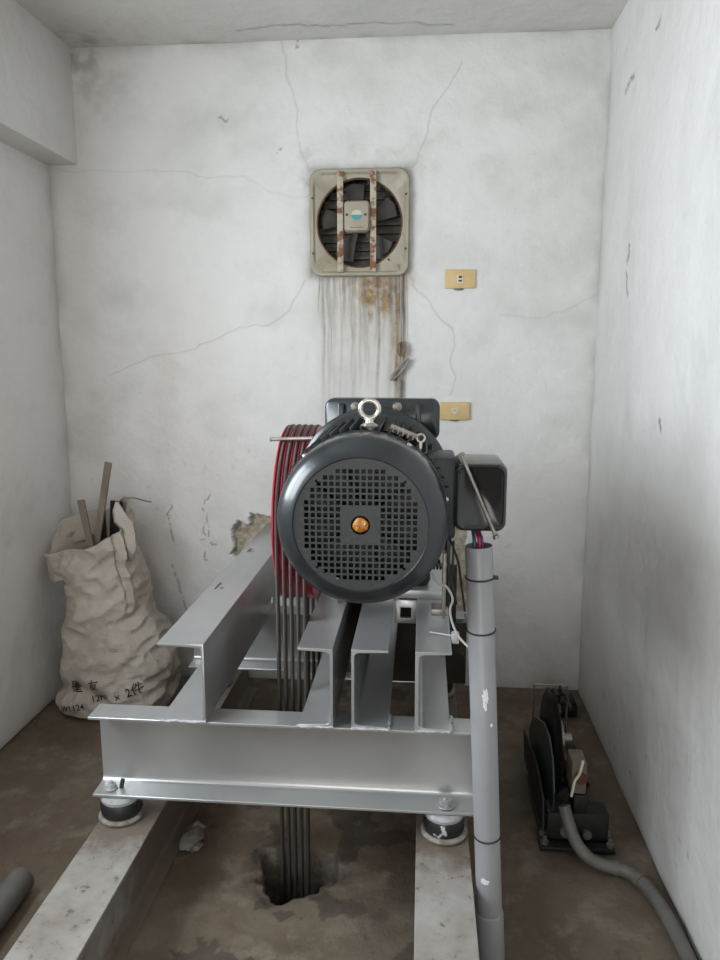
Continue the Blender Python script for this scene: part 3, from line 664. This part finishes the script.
tag(B().tube(catmull([(.078, 1.76, 1.05), (.076, 1.75, .99), (.070, 1.74, .965), (.082, 1.72, .93), (.086, 1.70, .91)]), .0026, 8).done('black_cable', 'black'), 'short looping black cable sagging between motor and pipe', 'cable')
tag(B().tube(catmull([(.030, 1.90, .925), (.043, 1.885, .905), (.069, 1.88, .893), (.084, 1.88, .862), (.078, 1.885, .83), (.086, 1.89, .79), (.105, 1.88, .755), (.135, 1.85, .735)], 10), .0032, 10).done('pale_wire', 'white_wire'), 'pale grey wire looping from the motor base behind the pipe', 'wire')
b = B(); b.tube(catmull([(.025, 1.92, .7535), (.05, 1.915, .752), (.085, 1.90, .753)]), .0022, 8); b.box((.0835, 1.885, .735), (.104, 1.905, .765), .003)
tag(b.done('wire_clip', 'white_wire'), 'small pale clip hooked on the edge of the right-hand channel', 'clip')

# ------------------------------------------------------------------ exhaust fan on the wall
FX, FZ, FY = -.274, 2.028, YB - .004
fan = root('exhaust_fan', (FX, FY, FZ - .215), 'square beige wall exhaust fan stained with rust, high on the back wall', 'exhaust fan')
b = B()
def radial(W, H, R_, n=96):
    out = []
    for k in range(n):
        a = 2 * PI * k / n; lo, hi = 0, .5
        for _ in range(26):
            m_ = (lo + hi) / 2; x, z = abs(m_ * math.cos(a)) - W / 2 + R_, abs(m_ * math.sin(a)) - H / 2 + R_
            if math.hypot(max(x, 0), max(z, 0)) + min(max(x, z), 0) - R_ < 0: lo = m_
            else: hi = m_
        out.append((lo * math.cos(a), lo * math.sin(a)))
    return out
O = radial(.412, .426, .045)
def ringpts(pts, y): return [Vector((FX + x, y, FZ + z)) for x, z in pts]
sc = lambda pts, dx: [(x * (1 - dx / .206), z * (1 - dx / .215)) for x, z in pts]
Cc = [(.178 * math.cos(math.atan2(z, x)), .178 * math.sin(math.atan2(z, x))) for x, z in O]
Cd = [(x * .975, z * .975) for x, z in Cc]
b.ringed([ringpts(O, FY), ringpts(O, FY - .018), ringpts(sc(O, .004), FY - .024), ringpts(sc(O, .014), FY - .024), ringpts(sc(O, .022), FY - .014), ringpts(Cc, FY - .014), ringpts(Cd, FY - .010), ringpts(Cd, FY + .0)], caps=False)
fp = b.done('fan_plate', 'fan_beige', fan, 45)
b = B(); b.torus((FX, FY - .013, FZ), (0, 1, 0), .176, .0035, 72, 8); b.done('rusty_ring', 'rust', fp)
b = B(); b.lathe([(0, .084), (.181, .084), (.181, -.006), (.183, -.006), (.183, .086), (0, .086)], (FX, FY, FZ), (0, 1, 0), 64); b.done('duct_back', 'dark_inside', fan)
for k in range(10):
    z = -.155 + k * .0345; w = math.sqrt(max(.176 ** 2 - z * z, .001)); b = B()
    b.box((FX - w, FY + .052, FZ + z - .015), (FX + w, FY + .054, FZ + z + .015), 0, Matrix.Rotation(-.35, 4, 'X')); b.box((FX - w, FY + .043, FZ + z - .0165), (FX + w, FY + .048, FZ + z - .0135)); b.done('louver_slat', 'louver', fan)
for k in range(5):
    a0 = 2 * PI * k / 5 + .5; b = B(); pts = []
    for (rr_, da, dy) in ((.04, -.25, 0), (.10, -.32, -.001), (.158, -.30, -.002), (.163, 0, -.004), (.155, .25, -.006), (.09, .22, -.005), (.04, .2, -.003)):
        pts.append((FX + rr_ * math.cos(a0 + da), FY + .024 + dy * 2.5, FZ + rr_ * math.sin(a0 + da)))
    b.faces(pts + [(p[0], p[1] + .0015, p[2]) for p in pts], [tuple(range(7)), tuple(range(13, 6, -1))] + [(i, i + 7, (i + 1) % 7 + 7, (i + 1) % 7) for i in range(7)])
    b.done('fan_blade', 'blade', fan)
for x in (-.078, .058):
    b = B(); b.box((FX + x - .0125, FY - .034, FZ - .19), (FX + x + .0125, FY - .030, FZ + .198), .001); b.box((FX + x - .0125, FY - .034, FZ - .196), (FX + x + .0125, FY - .014, FZ - .190), .001); b.box((FX + x - .0125, FY - .034, FZ + .196), (FX + x + .0125, FY - .014, FZ + .202), .001)
    for z in (-.13, -.04, .04, .09, .17): b.lathe([(.005, 0), (.004, .003), (0, .004)], (FX + x, FY - .034, FZ + z), (0, -1, 0), 12)
    b.done('mounting_strip', 'fan_rust', fan)
mx, mz = FX - .008, FZ + .022
b = B(); P = rrect(.104, .122, .016, 5, mx, mz); Q = rrect(.092, .110, .014, 5, mx, mz)
b.ringed([[Vector((x, y, z)) for x, z in R] for R, y in ((P, FY - .012), (P, FY - .046), (Q, FY - .054))]); mh = b.done('motor_housing', 'fan_beige', fan, 40)
n = 24
for nm, m_, a0, a1 in (('badge', 'badge', 0, PI), ('badge', 'teal', PI, 2 * PI)):
    b = B(); pts = [(mx + .022 * math.cos(a0 + (a1 - a0) * k / n), mz + .004 + .020 * math.sin(a0 + (a1 - a0) * k / n)) for k in range(n + 1)]
    b.prism(pts, lambda u, v, h: Vector((u, h, v)), FY - .0540, FY - .0556); b.done(nm, m_, mh)
for x in (-.040, .036): B().cyl((mx + x, FY - .0535, mz + .005), (mx + x, FY - .0555, mz + .005), .0055, 14).done('screw_hole', 'outlet_dark', mh)
for k in range(7): B().cyl((mx - .022 + k * .0075, FY - .0538, mz - .045), (mx - .022 + k * .0075, FY - .0545, mz - .045), .0025, 8).done('vent_hole', 'outlet_dark', mh)
for x, z in ((-.193, .10), (-.193, -.12), (.192, .11), (.192, -.105)): B().cyl((FX + x, FY - .0235, FZ + z), (FX + x, FY - .0250, FZ + z), .005, 12).done('screw_hole', 'outlet_dark', fp)
B().cyl((FX + .122, FY - .013, FZ - .147), (FX + .122, FY - .0165, FZ - .147), .005, 12).done('screw_hole', 'outlet_dark', fp); adopt(fan)

cd = root('fan_power_cord', (-.095, YB - .01, 1.30), 'grey cord with a tied coil and plug hanging below the exhaust fan', 'power cord')
b = B(); b.tube(catmull([(-.115, YB - .022, 1.86), (-.101, YB - .014, 1.81), (-.099, YB - .012, 1.7), (-.098, YB - .012, 1.55), (-.100, YB - .014, 1.46)]), .0035, 8); b.tube(catmull([(-.085, YB - .010, 1.84), (-.080, YB - .009, 1.6), (-.083, YB - .009, 1.47), (-.09, YB - .012, 1.34)]), .0018, 6); b.done('hanging_cord', 'cord', cd)
b = B()
for k in range(3): b.tube([Vector((-.097 + .016 * math.cos(t) + k * .002, YB - .016 - k * .006, 1.515 + .030 * math.sin(t))) for t in [2 * PI * i / 24 for i in range(24)]], .003, 8, True)
b.done('rusty_coil', 'cord_rust', cd)
b = B(); D = Vector((.62, 0, .78))
for k in range(4):
    o_ = Vector((-.108 + k * .004, YB - .016 - (k % 2) * .008, 1.425 + k * .003)); N = Vector((-.78, 0, .62)); b.tube([o_ + D * .052 * math.cos(t) + N * .010 * math.sin(t) for t in [2 * PI * i / 28 for i in range(28)]], .0036, 8, True)
b.done('tied_coil', 'cord', cd)
b = B(); b.cyl((-.103, YB - .016, 1.385), (-.100, YB - .014, 1.30), .010, 14, .007); b.tube(catmull([(-.112, YB - .016, 1.41), (-.105, YB - .015, 1.395), (-.103, YB - .016, 1.38)]), .004, 8); b.cyl((-.106, YB - .014, 1.30), (-.106, YB - .014, 1.275), .002, 6); b.cyl((-.096, YB - .014, 1.30), (-.096, YB - .014, 1.275), .002, 6); b.done('plug', 'cord', cd)
adopt(cd)

def outlet(x, z, lab, kind):
    o = root('wall_outlet', (x, YB, z - .04), lab, 'outlet', 'cream outlets on the back wall')
    b = B(); b.box((x - .063, YB - .012, z - .038), (x + .063, YB + .004, z + .038), .003); b.done('cover_plate', 'outlet', o)
    b = B()
    if kind == 0:
        b.box((x - .013, YB - .0150, z - .018), (x + .013, YB - .011, z + .018), .0015); so = b.done('socket', 'socket', o)
        b = B(); b.box((x - .007, YB - .0156, z + .003), (x + .007, YB - .0146, z + .012)).box((x - .007, YB - .0156, z - .012), (x + .007, YB - .0146, z - .004)); b.done('slot', 'outlet_dark', so)
        B().blob((x - .005, YB - .003, z - .041), .02, .5, 2, (1.1, .3, .3)).done('broken_plaster', 'mortar', o)
    else:
        pts = [(.013 * math.sin(t) ** 3 * 1.25, .0011 * (13 * math.cos(t) - 5 * math.cos(2 * t) - 2 * math.cos(3 * t) - math.cos(4 * t))) for t in [2 * PI * k / 28 for k in range(28)]]
        b.prism([(x + u, z + v) for u, v in pts], lambda u, v, h: Vector((u, h, v)), YB - .0145, YB - .011); so = b.done('socket', 'socket', o)
        b = B(); b.cyl((x - .004, YB - .0143, z + .002), (x - .004, YB - .0150, z + .002), .0022, 10).cyl((x + .005, YB - .0143, z + .002), (x + .005, YB - .0150, z + .002), .0022, 10); b.done('slot', 'outlet_dark', so)
        B().blob((x - .0, YB - .003, z - .040), .02, .5, 2, (1.0, .3, .2)).done('broken_plaster', 'mortar', o)
    for s in (-1, 1): pass
    adopt(o)
outlet(.145, 1.802, 'upper cream plastic outlet plate right of the exhaust fan, square socket', 0)
outlet(.134, 1.254, 'lower yellowed outlet plate just above the right side of the gearbox, round socket', 1)

# ------------------------------------------------------------------ woven sack with offcuts
LV = [(0, -1.53, -1.07, 2.76, 3.06), (.02, -1.55, -1.055, 2.735, 3.08), (.07, -1.55, -1.045, 2.72, 3.09), (.16, -1.515, -1.04, 2.72, 3.09), (.30, -1.515, -1.035, 2.72, 3.09), (.37, -1.515, -1.055, 2.73, 3.08), (.43, -1.515, -1.10, 2.735, 3.08), (.56, -1.50, -1.14, 2.76, 3.07), (.70, -1.49, -1.17, 2.78, 3.06), (.82, -1.505, -1.188, 2.78, 3.05), (.92, -1.545, -1.20, 2.79, 3.03), (1.0, -1.575, -1.205, 2.80, 3.02)]
def lv(t):
    for a, b_ in zip(LV[:-1], LV[1:]):
        if t <= b_[0] + 1e-9:
            s = (t - a[0]) / (b_[0] - a[0]); return [a[i] + (b_[i] - a[i]) * s for i in range(1, 5)]
    return LV[-1][1:]
NT, NA = 120, 220
def topz(a):  # a: 0 right, pi/2 back, pi left, 3pi/2 front
    A_ = [(0, .84), (PI * .25, .90), (PI * .5, .83), (PI * .75, .80), (PI, .67), (PI * 1.25, .685), (PI * 1.5, .715), (PI * 1.75, .765), (2 * PI, .84)]
    for (p, q), (r_, s_) in zip(A_[:-1], A_[1:]):
        if a <= r_: t = (a - p) / (r_ - p); t = t * t * (3 - 2 * t); return q + (s_ - q) * t
    return A_[-1][1]
rings = []
for i in range(NT + 1):
    t = i / NT; xl, xr, yf, yb = lv(t); cx, cy = (xl + xr) / 2, (yf + yb) / 2; rx, ry = (xr - xl) / 2, (yb - yf) / 2; R = []
    for k in range(NA):
        a = 2 * PI * k / NA; c, s_ = math.cos(a), math.sin(a); e = .72
        ux = math.copysign(abs(c) ** e, c); uy = math.copysign(abs(s_) ** e, s_)
        z = t * topz(a); p = Vector((cx + rx * ux, cy + ry * uy, z))
        n1 = noise.noise(Vector((p.x * 5, p.y * 5, z * 9 + p.x * 4))); q = Vector((p.x * 9 + z * 6, p.y * 9, z * 13 - p.x * 11))
        ridg = (1 - abs(noise.noise(q)) * 2.2); n3 = 1 - 2 * abs(noise.noise(Vector((p.x * 17 - z * 12, p.y * 15, z * 21 + p.x * 8)) + Vector((5, 2, 9))))
        fold = .012 * math.sin(z * 46 + p.x * 14 + 2 * n1) * math.exp(-((z - .10) / .10) ** 2)
        sag = .010 * math.sin((z - .45 * (p.x + 1.3)) * 30) * math.exp(-((z - .42) / .18) ** 2)
        d = (.012 * n1 + .013 * ridg + .006 * n3 + fold + sag - .018) * (.5 + .5 * min(1, t * 12))
        # crease where the collar folds over on the left
        if t > .80: d += -.005 * math.exp(-((t - .84) / .06) ** 2)
        # twisted bright edge on the right front
        d += .022 * math.exp(-((a - PI * 1.84) / .07) ** 2) * min(1, max(0, (t - .58)) * 4) - .014 * math.exp(-((a - PI * 1.77) / .06) ** 2) * min(1, max(0, t - .58) * 4)
        p += Vector((ux, uy, 0)).normalized() * d
        p.x = max(p.x, XL + .012); p.y = min(p.y, YB - .02); R.append(p)
    rings.append(R)
# hem folded inwards
for dz, dr in ((-.004, .985), (-.05, .95), (-.12, .92)):
    R = []
    for k, p in enumerate(rings[NT]):
        cen = Vector((-1.38, 2.91, p.z)); R.append(cen + (p - cen) * dr + Vector((0, 0, dz)))
    rings.append(R)
sk = root('woven_sack', (-1.3, 2.9, 0), 'large off-white woven sack with handwriting, slumped against the back left corner', 'sack')
b = B(); b.ringed(rings, caps=False); b.bm.faces.new([b.bm.verts[0]] * 0) if False else None
bag = b.done('sack_body', 'sack', sk, 180)
# torn flap at the right rear of the mouth
b = B(); rg = []
F = [(-1.195, 2.86, .66, .012), (-1.190, 2.855, .72, .026), (-1.195, 2.87, .775, .022), (-1.215, 2.87, .82, .034), (-1.235, 2.875, .865, .022), (-1.245, 2.88, .895, .006)]
for j, (x, y, z, w) in enumerate(F):
    R = []
    for k in range(16):
        a = 2 * PI * k / 16; rr_ = w * (1 + .35 * math.sin(3 * a + j)); R.append(Vector((x + rr_ * math.cos(a), y + .4 * rr_ * math.sin(a), z + .006 * math.sin(5 * a))))
    rg.append(R)
b.ringed(rg); b.done('torn_flap', 'sack', sk, 180)
# marker writing wrapped onto the cloth
dg = bpy.context.evaluated_depsgraph_get(); dg.update(); bvh = BVHTree.FromObject(bag, dg)
def write(txt, x, z, size, rot, sq=1.0):
    cu = bpy.data.curves.new('w', 'FONT'); cu.body = txt; cu.size = size; cu.resolution_u = 3; cu.offset = .0004
    t = bpy.data.objects.new('w', cu); C.objects.link(t); dg = bpy.context.evaluated_depsgraph_get(); dg.update()
    me = bpy.data.meshes.new_from_object(t.evaluated_get(dg)); bpy.data.objects.remove(t)
    bm_ = bmesh.new(); bm_.from_mesh(me); bmesh.ops.triangulate(bm_, faces=bm_.faces[:])
    for _ in range(3):
        es = [e for e in bm_.edges if e.calc_length() > .006]
        if not es: break
        bmesh.ops.subdivide_edges(bm_, edges=es, cuts=1); bmesh.ops.triangulate(bm_, faces=bm_.faces[:])
    cr, sr = math.cos(rot), math.sin(rot)
    for v in bm_.verts:
        u, w = v.co.x * sq, v.co.y; X_, Z__ = x + u * cr - w * sr, z + u * sr + w * cr
        h = bvh.ray_cast(Vector((X_, 2.4, Z__)), Vector((0, 1, 0)))
        v.co = (X_, (h[0].y if h[0] else 2.74) - .007, Z__)
    bm_.to_mesh(me); bm_.free(); me.materials.clear(); me.materials.append(M['ink']); return me
for txt, x, z, size, rot, sq in (('墨', -1.425, .128, .058, .05, .85), ('友', -1.335, .152, .046, .1, .9), ('W1124', -1.465, .042, .038, .14, .85), ('12PH', -1.335, .086, .040, .22, .85), ('×', -1.225, .105, .040, .3, 1), ('2件', -1.18, .122, .050, .35, .95)):
    link('handwriting', write(txt, x, z, size, rot, sq), bag)
adopt(sk)
def stick(x0, y0, z0, x1, y1, z1, w, t, nm, m_, lab, cat, hollow=False):
    a, b_ = Vector((x0, y0, z0)), Vector((x1, y1, z1)); d = (b_ - a).normalized(); s = Vector((0, 1, 0)).cross(d).normalized(); u = d.cross(s)
    b = B(); vs_ = [p + s * i * w / 2 + u * j * t / 2 for p in (a, b_) for i, j in ((-1, -1), (1, -1), (1, 1), (-1, 1))]
    b.faces(vs_, [(0, 1, 2, 3), (7, 6, 5, 4), (0, 4, 5, 1), (1, 5, 6, 2), (2, 6, 7, 3), (3, 7, 4, 0)])
    if hollow:
        for k in range(9):
            p = a.lerp(b_, .45 + k * .06); 
            for q in (-.25, .25): b.box(p + s * q * w + Vector((0, -t / 2 - .002, -.006)), p + s * q * w + Vector((.008, -t / 2 + .002, .006)))
    return tag(b.done(nm, m_, None, 30, .0015), lab, cat, 'offcuts standing in the sack')
stick(-1.395, 2.90, .50, -1.262, 2.86, 1.064, .028, .012, 'wooden_lath', 'wood', 'longest grey-brown wooden lath leaning right out of the sack', 'wood strip')
stick(-1.335, 2.88, .50, -1.378, 2.84, .912, .028, .012, 'wooden_lath', 'wood', 'shorter wooden lath leaning left out of the sack', 'wood strip')
stick(-1.335, 2.93, .50, -1.33, 2.93, .895, .022, .012, 'dark_lath', 'dark_iron', 'dark metal strip with holes upright between the laths and the mesh strip', 'metal strip', True)
stick(-1.31, 2.96, .50, -1.28, 2.96, .885, .052, .012, 'perforated_strip', 'dark_iron', 'wide dark perforated strip at the rear of the sack mouth', 'metal strip', True)
stick(-1.25, 2.90, .50, -1.228, 2.90, .80, .036, .014, 'wooden_lath', 'wood', 'short brown wooden stub at the right of the sack mouth', 'wood strip')
stick(-1.42, 2.95, .45, -1.395, 2.95, .74, .02, .01, 'wooden_lath', 'wood', 'low dark wooden lath tucked behind the crossing laths', 'wood strip')
tag(B().tube(catmull([(-1.275, 2.95, .87), (-1.25, 2.95, .895), (-1.21, 2.96, .90), (-1.17, 2.98, .885), (-1.145, 3.0, .875)]), .003, 8).done('bent_wire', 'rod'), 'thin bent wire sticking out to the right over the sack', 'wire')

# ------------------------------------------------------------------ overspeed governor by the right wall
gv = root('overspeed_governor', (.47, 2.3, 0), 'small dark oily speed governor on the floor by the right wall', 'governor')
b = B(); b.box((.375, 2.08, 0), (.60, 2.16, .012), .002).box((.41, 2.44, 0), (.60, 2.70, .012), .002).box((.385, 2.16, .0), (.41, 2.44, .012), .002).box((.555, 2.16, .0), (.58, 2.44, .012), .002); b.done('base_frame', 'dark_iron', gv)
b = B(); b.box((.40, 2.115, .012), (.585, 2.125, .105), .002).box((.40, 2.115, .012), (.585, 2.17, .020), .002).box((.40, 2.115, .095), (.585, 2.19, .103), .002); b.done('front_bracket', 'dark_iron', gv)
B().cyl((.46, 2.105, .05), (.46, 2.1149, .05), .022, 20).done('round_boss', 'rod', gv); B().cyl((.52, 2.105, .04), (.52, 2.1149, .04), .014, 20).done('round_boss', 'rod', gv)
for x, y in ((.392, 2.10), (.588, 2.10), (.392, 2.14), (.59, 2.14), (.39, 2.5), (.585, 2.5)):
    b = B(); b.hexa((x, y, .012), (0, 0, 1), .012, .010); b.cyl((x, y, .02), (x, y, .034), .006, 10); b.done('base_bolt', 'rod', gv, 30)
b = B(); b.prism([(2.13, .03), (2.60, .03), (2.64, .10), (2.56, .20), (2.34, .285), (2.24, .29), (2.16, .25), (2.12, .17)], lambda u, v, h: Vector((h, u, v)), .414, .421); b.done('side_plate', 'gov_teal', gv, 30, .002)
b = B(); b.prism([(2.13, .03), (2.56, .03), (2.60, .12), (2.30, .16), (2.16, .13)], lambda u, v, h: Vector((h, u, v)), .388, .396); b.done('guard_plate', 'dark_iron', gv, 30, .002)
b = B(); b.lathe([(.03, 0), (.160, 0), (.166, .003), (.160, .006), (.150, .013), (.160, .020), (.166, .023), (.160, .026), (.03, .026), (.03, 0)], (.438, 2.40, .185), (1, 0, 0), 64); b.done('governor_wheel', 'dark_iron', gv)
b = B(); b.cyl((.415, 2.40, .20), (.52, 2.40, .20), .018, 24); b.lathe([(0, 0), (.06, 0), (.06, .012), (0, .012)], (.476, 2.40, .20), (1, 0, 0), 32); b.done('wheel_shaft', 'rod', gv)
for k in range(2):
    b = B(); a = .6 + PI * k; c = Vector((.484, 2.40 + .085 * math.cos(a), .20 + .085 * math.sin(a))); b.box(c - Vector((.006, .05, .018)), c + Vector((.006, .05, .018)), .004, Matrix.Rotation(a + PI / 2, 4, 'X')); b.done('flyweight', 'gov_red', gv)
b = B(); b.prism([(2.22, .03), (2.62, .03), (2.66, .10), (2.64, .24), (2.60, .30), (2.57, .295), (2.61, .22), (2.62, .12), (2.30, .06), (2.24, .20), (2.21, .20)], lambda u, v, h: Vector((h, u, v)), .510, .518); b.done('side_plate', 'dark_iron', gv, 30, .001)
b = B()
for p, q in (((.425, 2.62, .29), (.545, 2.62, .29)), ((.425, 2.62, .29), (.43, 2.66, .012)), ((.545, 2.62, .29), (.545, 2.62, .02))): b.box((0, 0, 0), (0, 0, 0)) if False else b.cyl(p, q, .004, 8)
b.done('rear_frame', 'rod', gv)
b = B(); b.tube(catmull([(.47, 2.55, .27), (.475, 2.52, .32), (.48, 2.45, .33), (.49, 2.38, .37), (.492, 2.3, .36)]), .006, 8); b.box((.455, 2.50, .25), (.472, 2.56, .31), .004); b.done('trip_lever', 'dark_iron', gv)
b = B(); b.box((.458, 2.50, .255), (.476, 2.512, .315), .003); b.done('red_tab', 'gov_red', gv)
bx = root  # (the switch box below is bolted to the governor)
b = B(); b.box((.466, 2.118, .170), (.512, 2.20, .275), .006); swb = b.done('switch_box', 'gov_beige', gv)
b = B(); b.cyl((.494, 2.110, .225), (.494, 2.119, .225), .018, 28); b.done('round_knob', 'gov_red', swb)
b = B(); b.box((.478, 2.120, .10), (.520, 2.20, .165), .003); b.done('switch_base', 'dark_iron', gv)
adopt(gv)
tag(B().tube(catmull([(.496, 2.108, .288), (.488, 2.098, .262), (.484, 2.100, .245), (.472, 2.098, .225), (.468, 2.098, .20), (.464, 2.098, .175)], 6), .0042, 8).done('nylon_tie', 'nylon'), 'cream nylon tie hanging on the front of the governor switch box', 'cable tie')
rs = root('flexible_hose', (.6, 1.97, 0), 'grey corrugated hose curving from the governor to the right wall', 'hose')
P = catmull([(.443, 2.095, .145), (.456, 2.075, .10), (.475, 2.05, .055), (.505, 2.02, .030), (.545, 2.0, .022), (.595, 1.985, .021), (.628, 1.955, .021), (.650, 1.90, .021), (.664, 1.82, .021), (.672, 1.72, .021), (.676, 1.55, .021), (.678, 1.3, .021)], 14)
B().tube(P, [.0185 + (.0006 * math.sin(i * 2.1)) for i in range(len(P))], 16).done('hose_tube', 'pvc_old', rs, 60)
for i in (64, 86): B().cyl(P[i], P[i + 3], .0215, 20).done('hose_joint', 'pvc_old', rs, 50); adopt(rs)
# small things on the floor
b = B(); b.lathe([(.034, 1.0), (.038, 1.0), (.038, .002), (.036, 0), (.033, 0), (.033, .2)], (-1.115, 1.79, .030), (.02, -1, 0), 36)
tag(b.done('pipe_offcut', 'pvc_old'), 'grey plastic pipe lying on the floor at the lower left', 'pipe')
b = B(); b.blob((-.695, 2.03, .012), .034, .6, 3, (1, 1.2, .6)).blob((-.675, 2.0, .006), .02, .6, 2, (1, 1, .6)).blob((-.70, 2.07, .016), .026, .6, 2, (1, 1, .8))
tag(b.done('mortar_lump', 'mortar', None, 60), 'pale lump of mortar on the floor at the right side of the left rail', 'mortar lump')
b = B(); b.box((.555, 2.95, -.002), (.66, 3.06, .05), .004).box((.565, 2.94, .05), (.65, 3.03, .07), .003)
tag(b.done('iron_block', 'dark_iron'), 'small dark iron block on the floor in the far right corner', 'block')

# ------------------------------------------------------------------ light
w = bpy.data.worlds.new('World'); bpy.context.scene.world = w; w.use_nodes = True
bgn = w.node_tree.nodes['Background']; bgn.inputs[0].default_value = (.80, .90, 1, 1); bgn.inputs[1].default_value = 1.0
def area(name, loc, rot, sx, sy, power, col):
    l = bpy.data.lights.new(name, 'AREA'); l.shape = 'RECTANGLE'; l.size = sx; l.size_y = sy; l.energy = power; l.color = col
    o = bpy.data.objects.new(name, l); C.objects.link(o); o.location = loc; o.rotation_euler = rot; return o
area('window_daylight', (XL - .12, (WY0 + WY1) / 2, (WZ0 + WZ1) / 2), (0, -PI / 2, 0), WZ1 - WZ0, WY1 - WY0, 76, (.86, .935, 1))
area('doorway_daylight', ((DX0 + DX1) / 2, YN - .10, DZ / 2 + .02), (PI / 2, 0, 0), DX1 - DX0, DZ - .05, 24, (1, .94, .86))

# ------------------------------------------------------------------ camera
cam = bpy.data.cameras.new('Camera'); co = bpy.data.objects.new('Camera', cam); C.objects.link(co)
co.location = (0, 0, 1.5); co.rotation_euler = (math.radians(90 - 9.75), math.radians(.0), math.radians(4.87))
cam.sensor_fit = 'VERTICAL'; cam.sensor_height = 24; cam.lens = 24 * 741 / 960; cam.clip_start = .01
sc_ = bpy.context.scene; sc_.camera = co
sc_.view_settings.view_transform = 'Standard'; sc_.view_settings.look = 'None'; sc_.view_settings.gamma = 1; sc_.view_settings.exposure = .1
sc_.view_settings.use_curve_mapping = False
sc_.cycles.max_bounces = 10; sc_.cycles.diffuse_bounces = 6; sc_.cycles.sample_clamp_indirect = 8
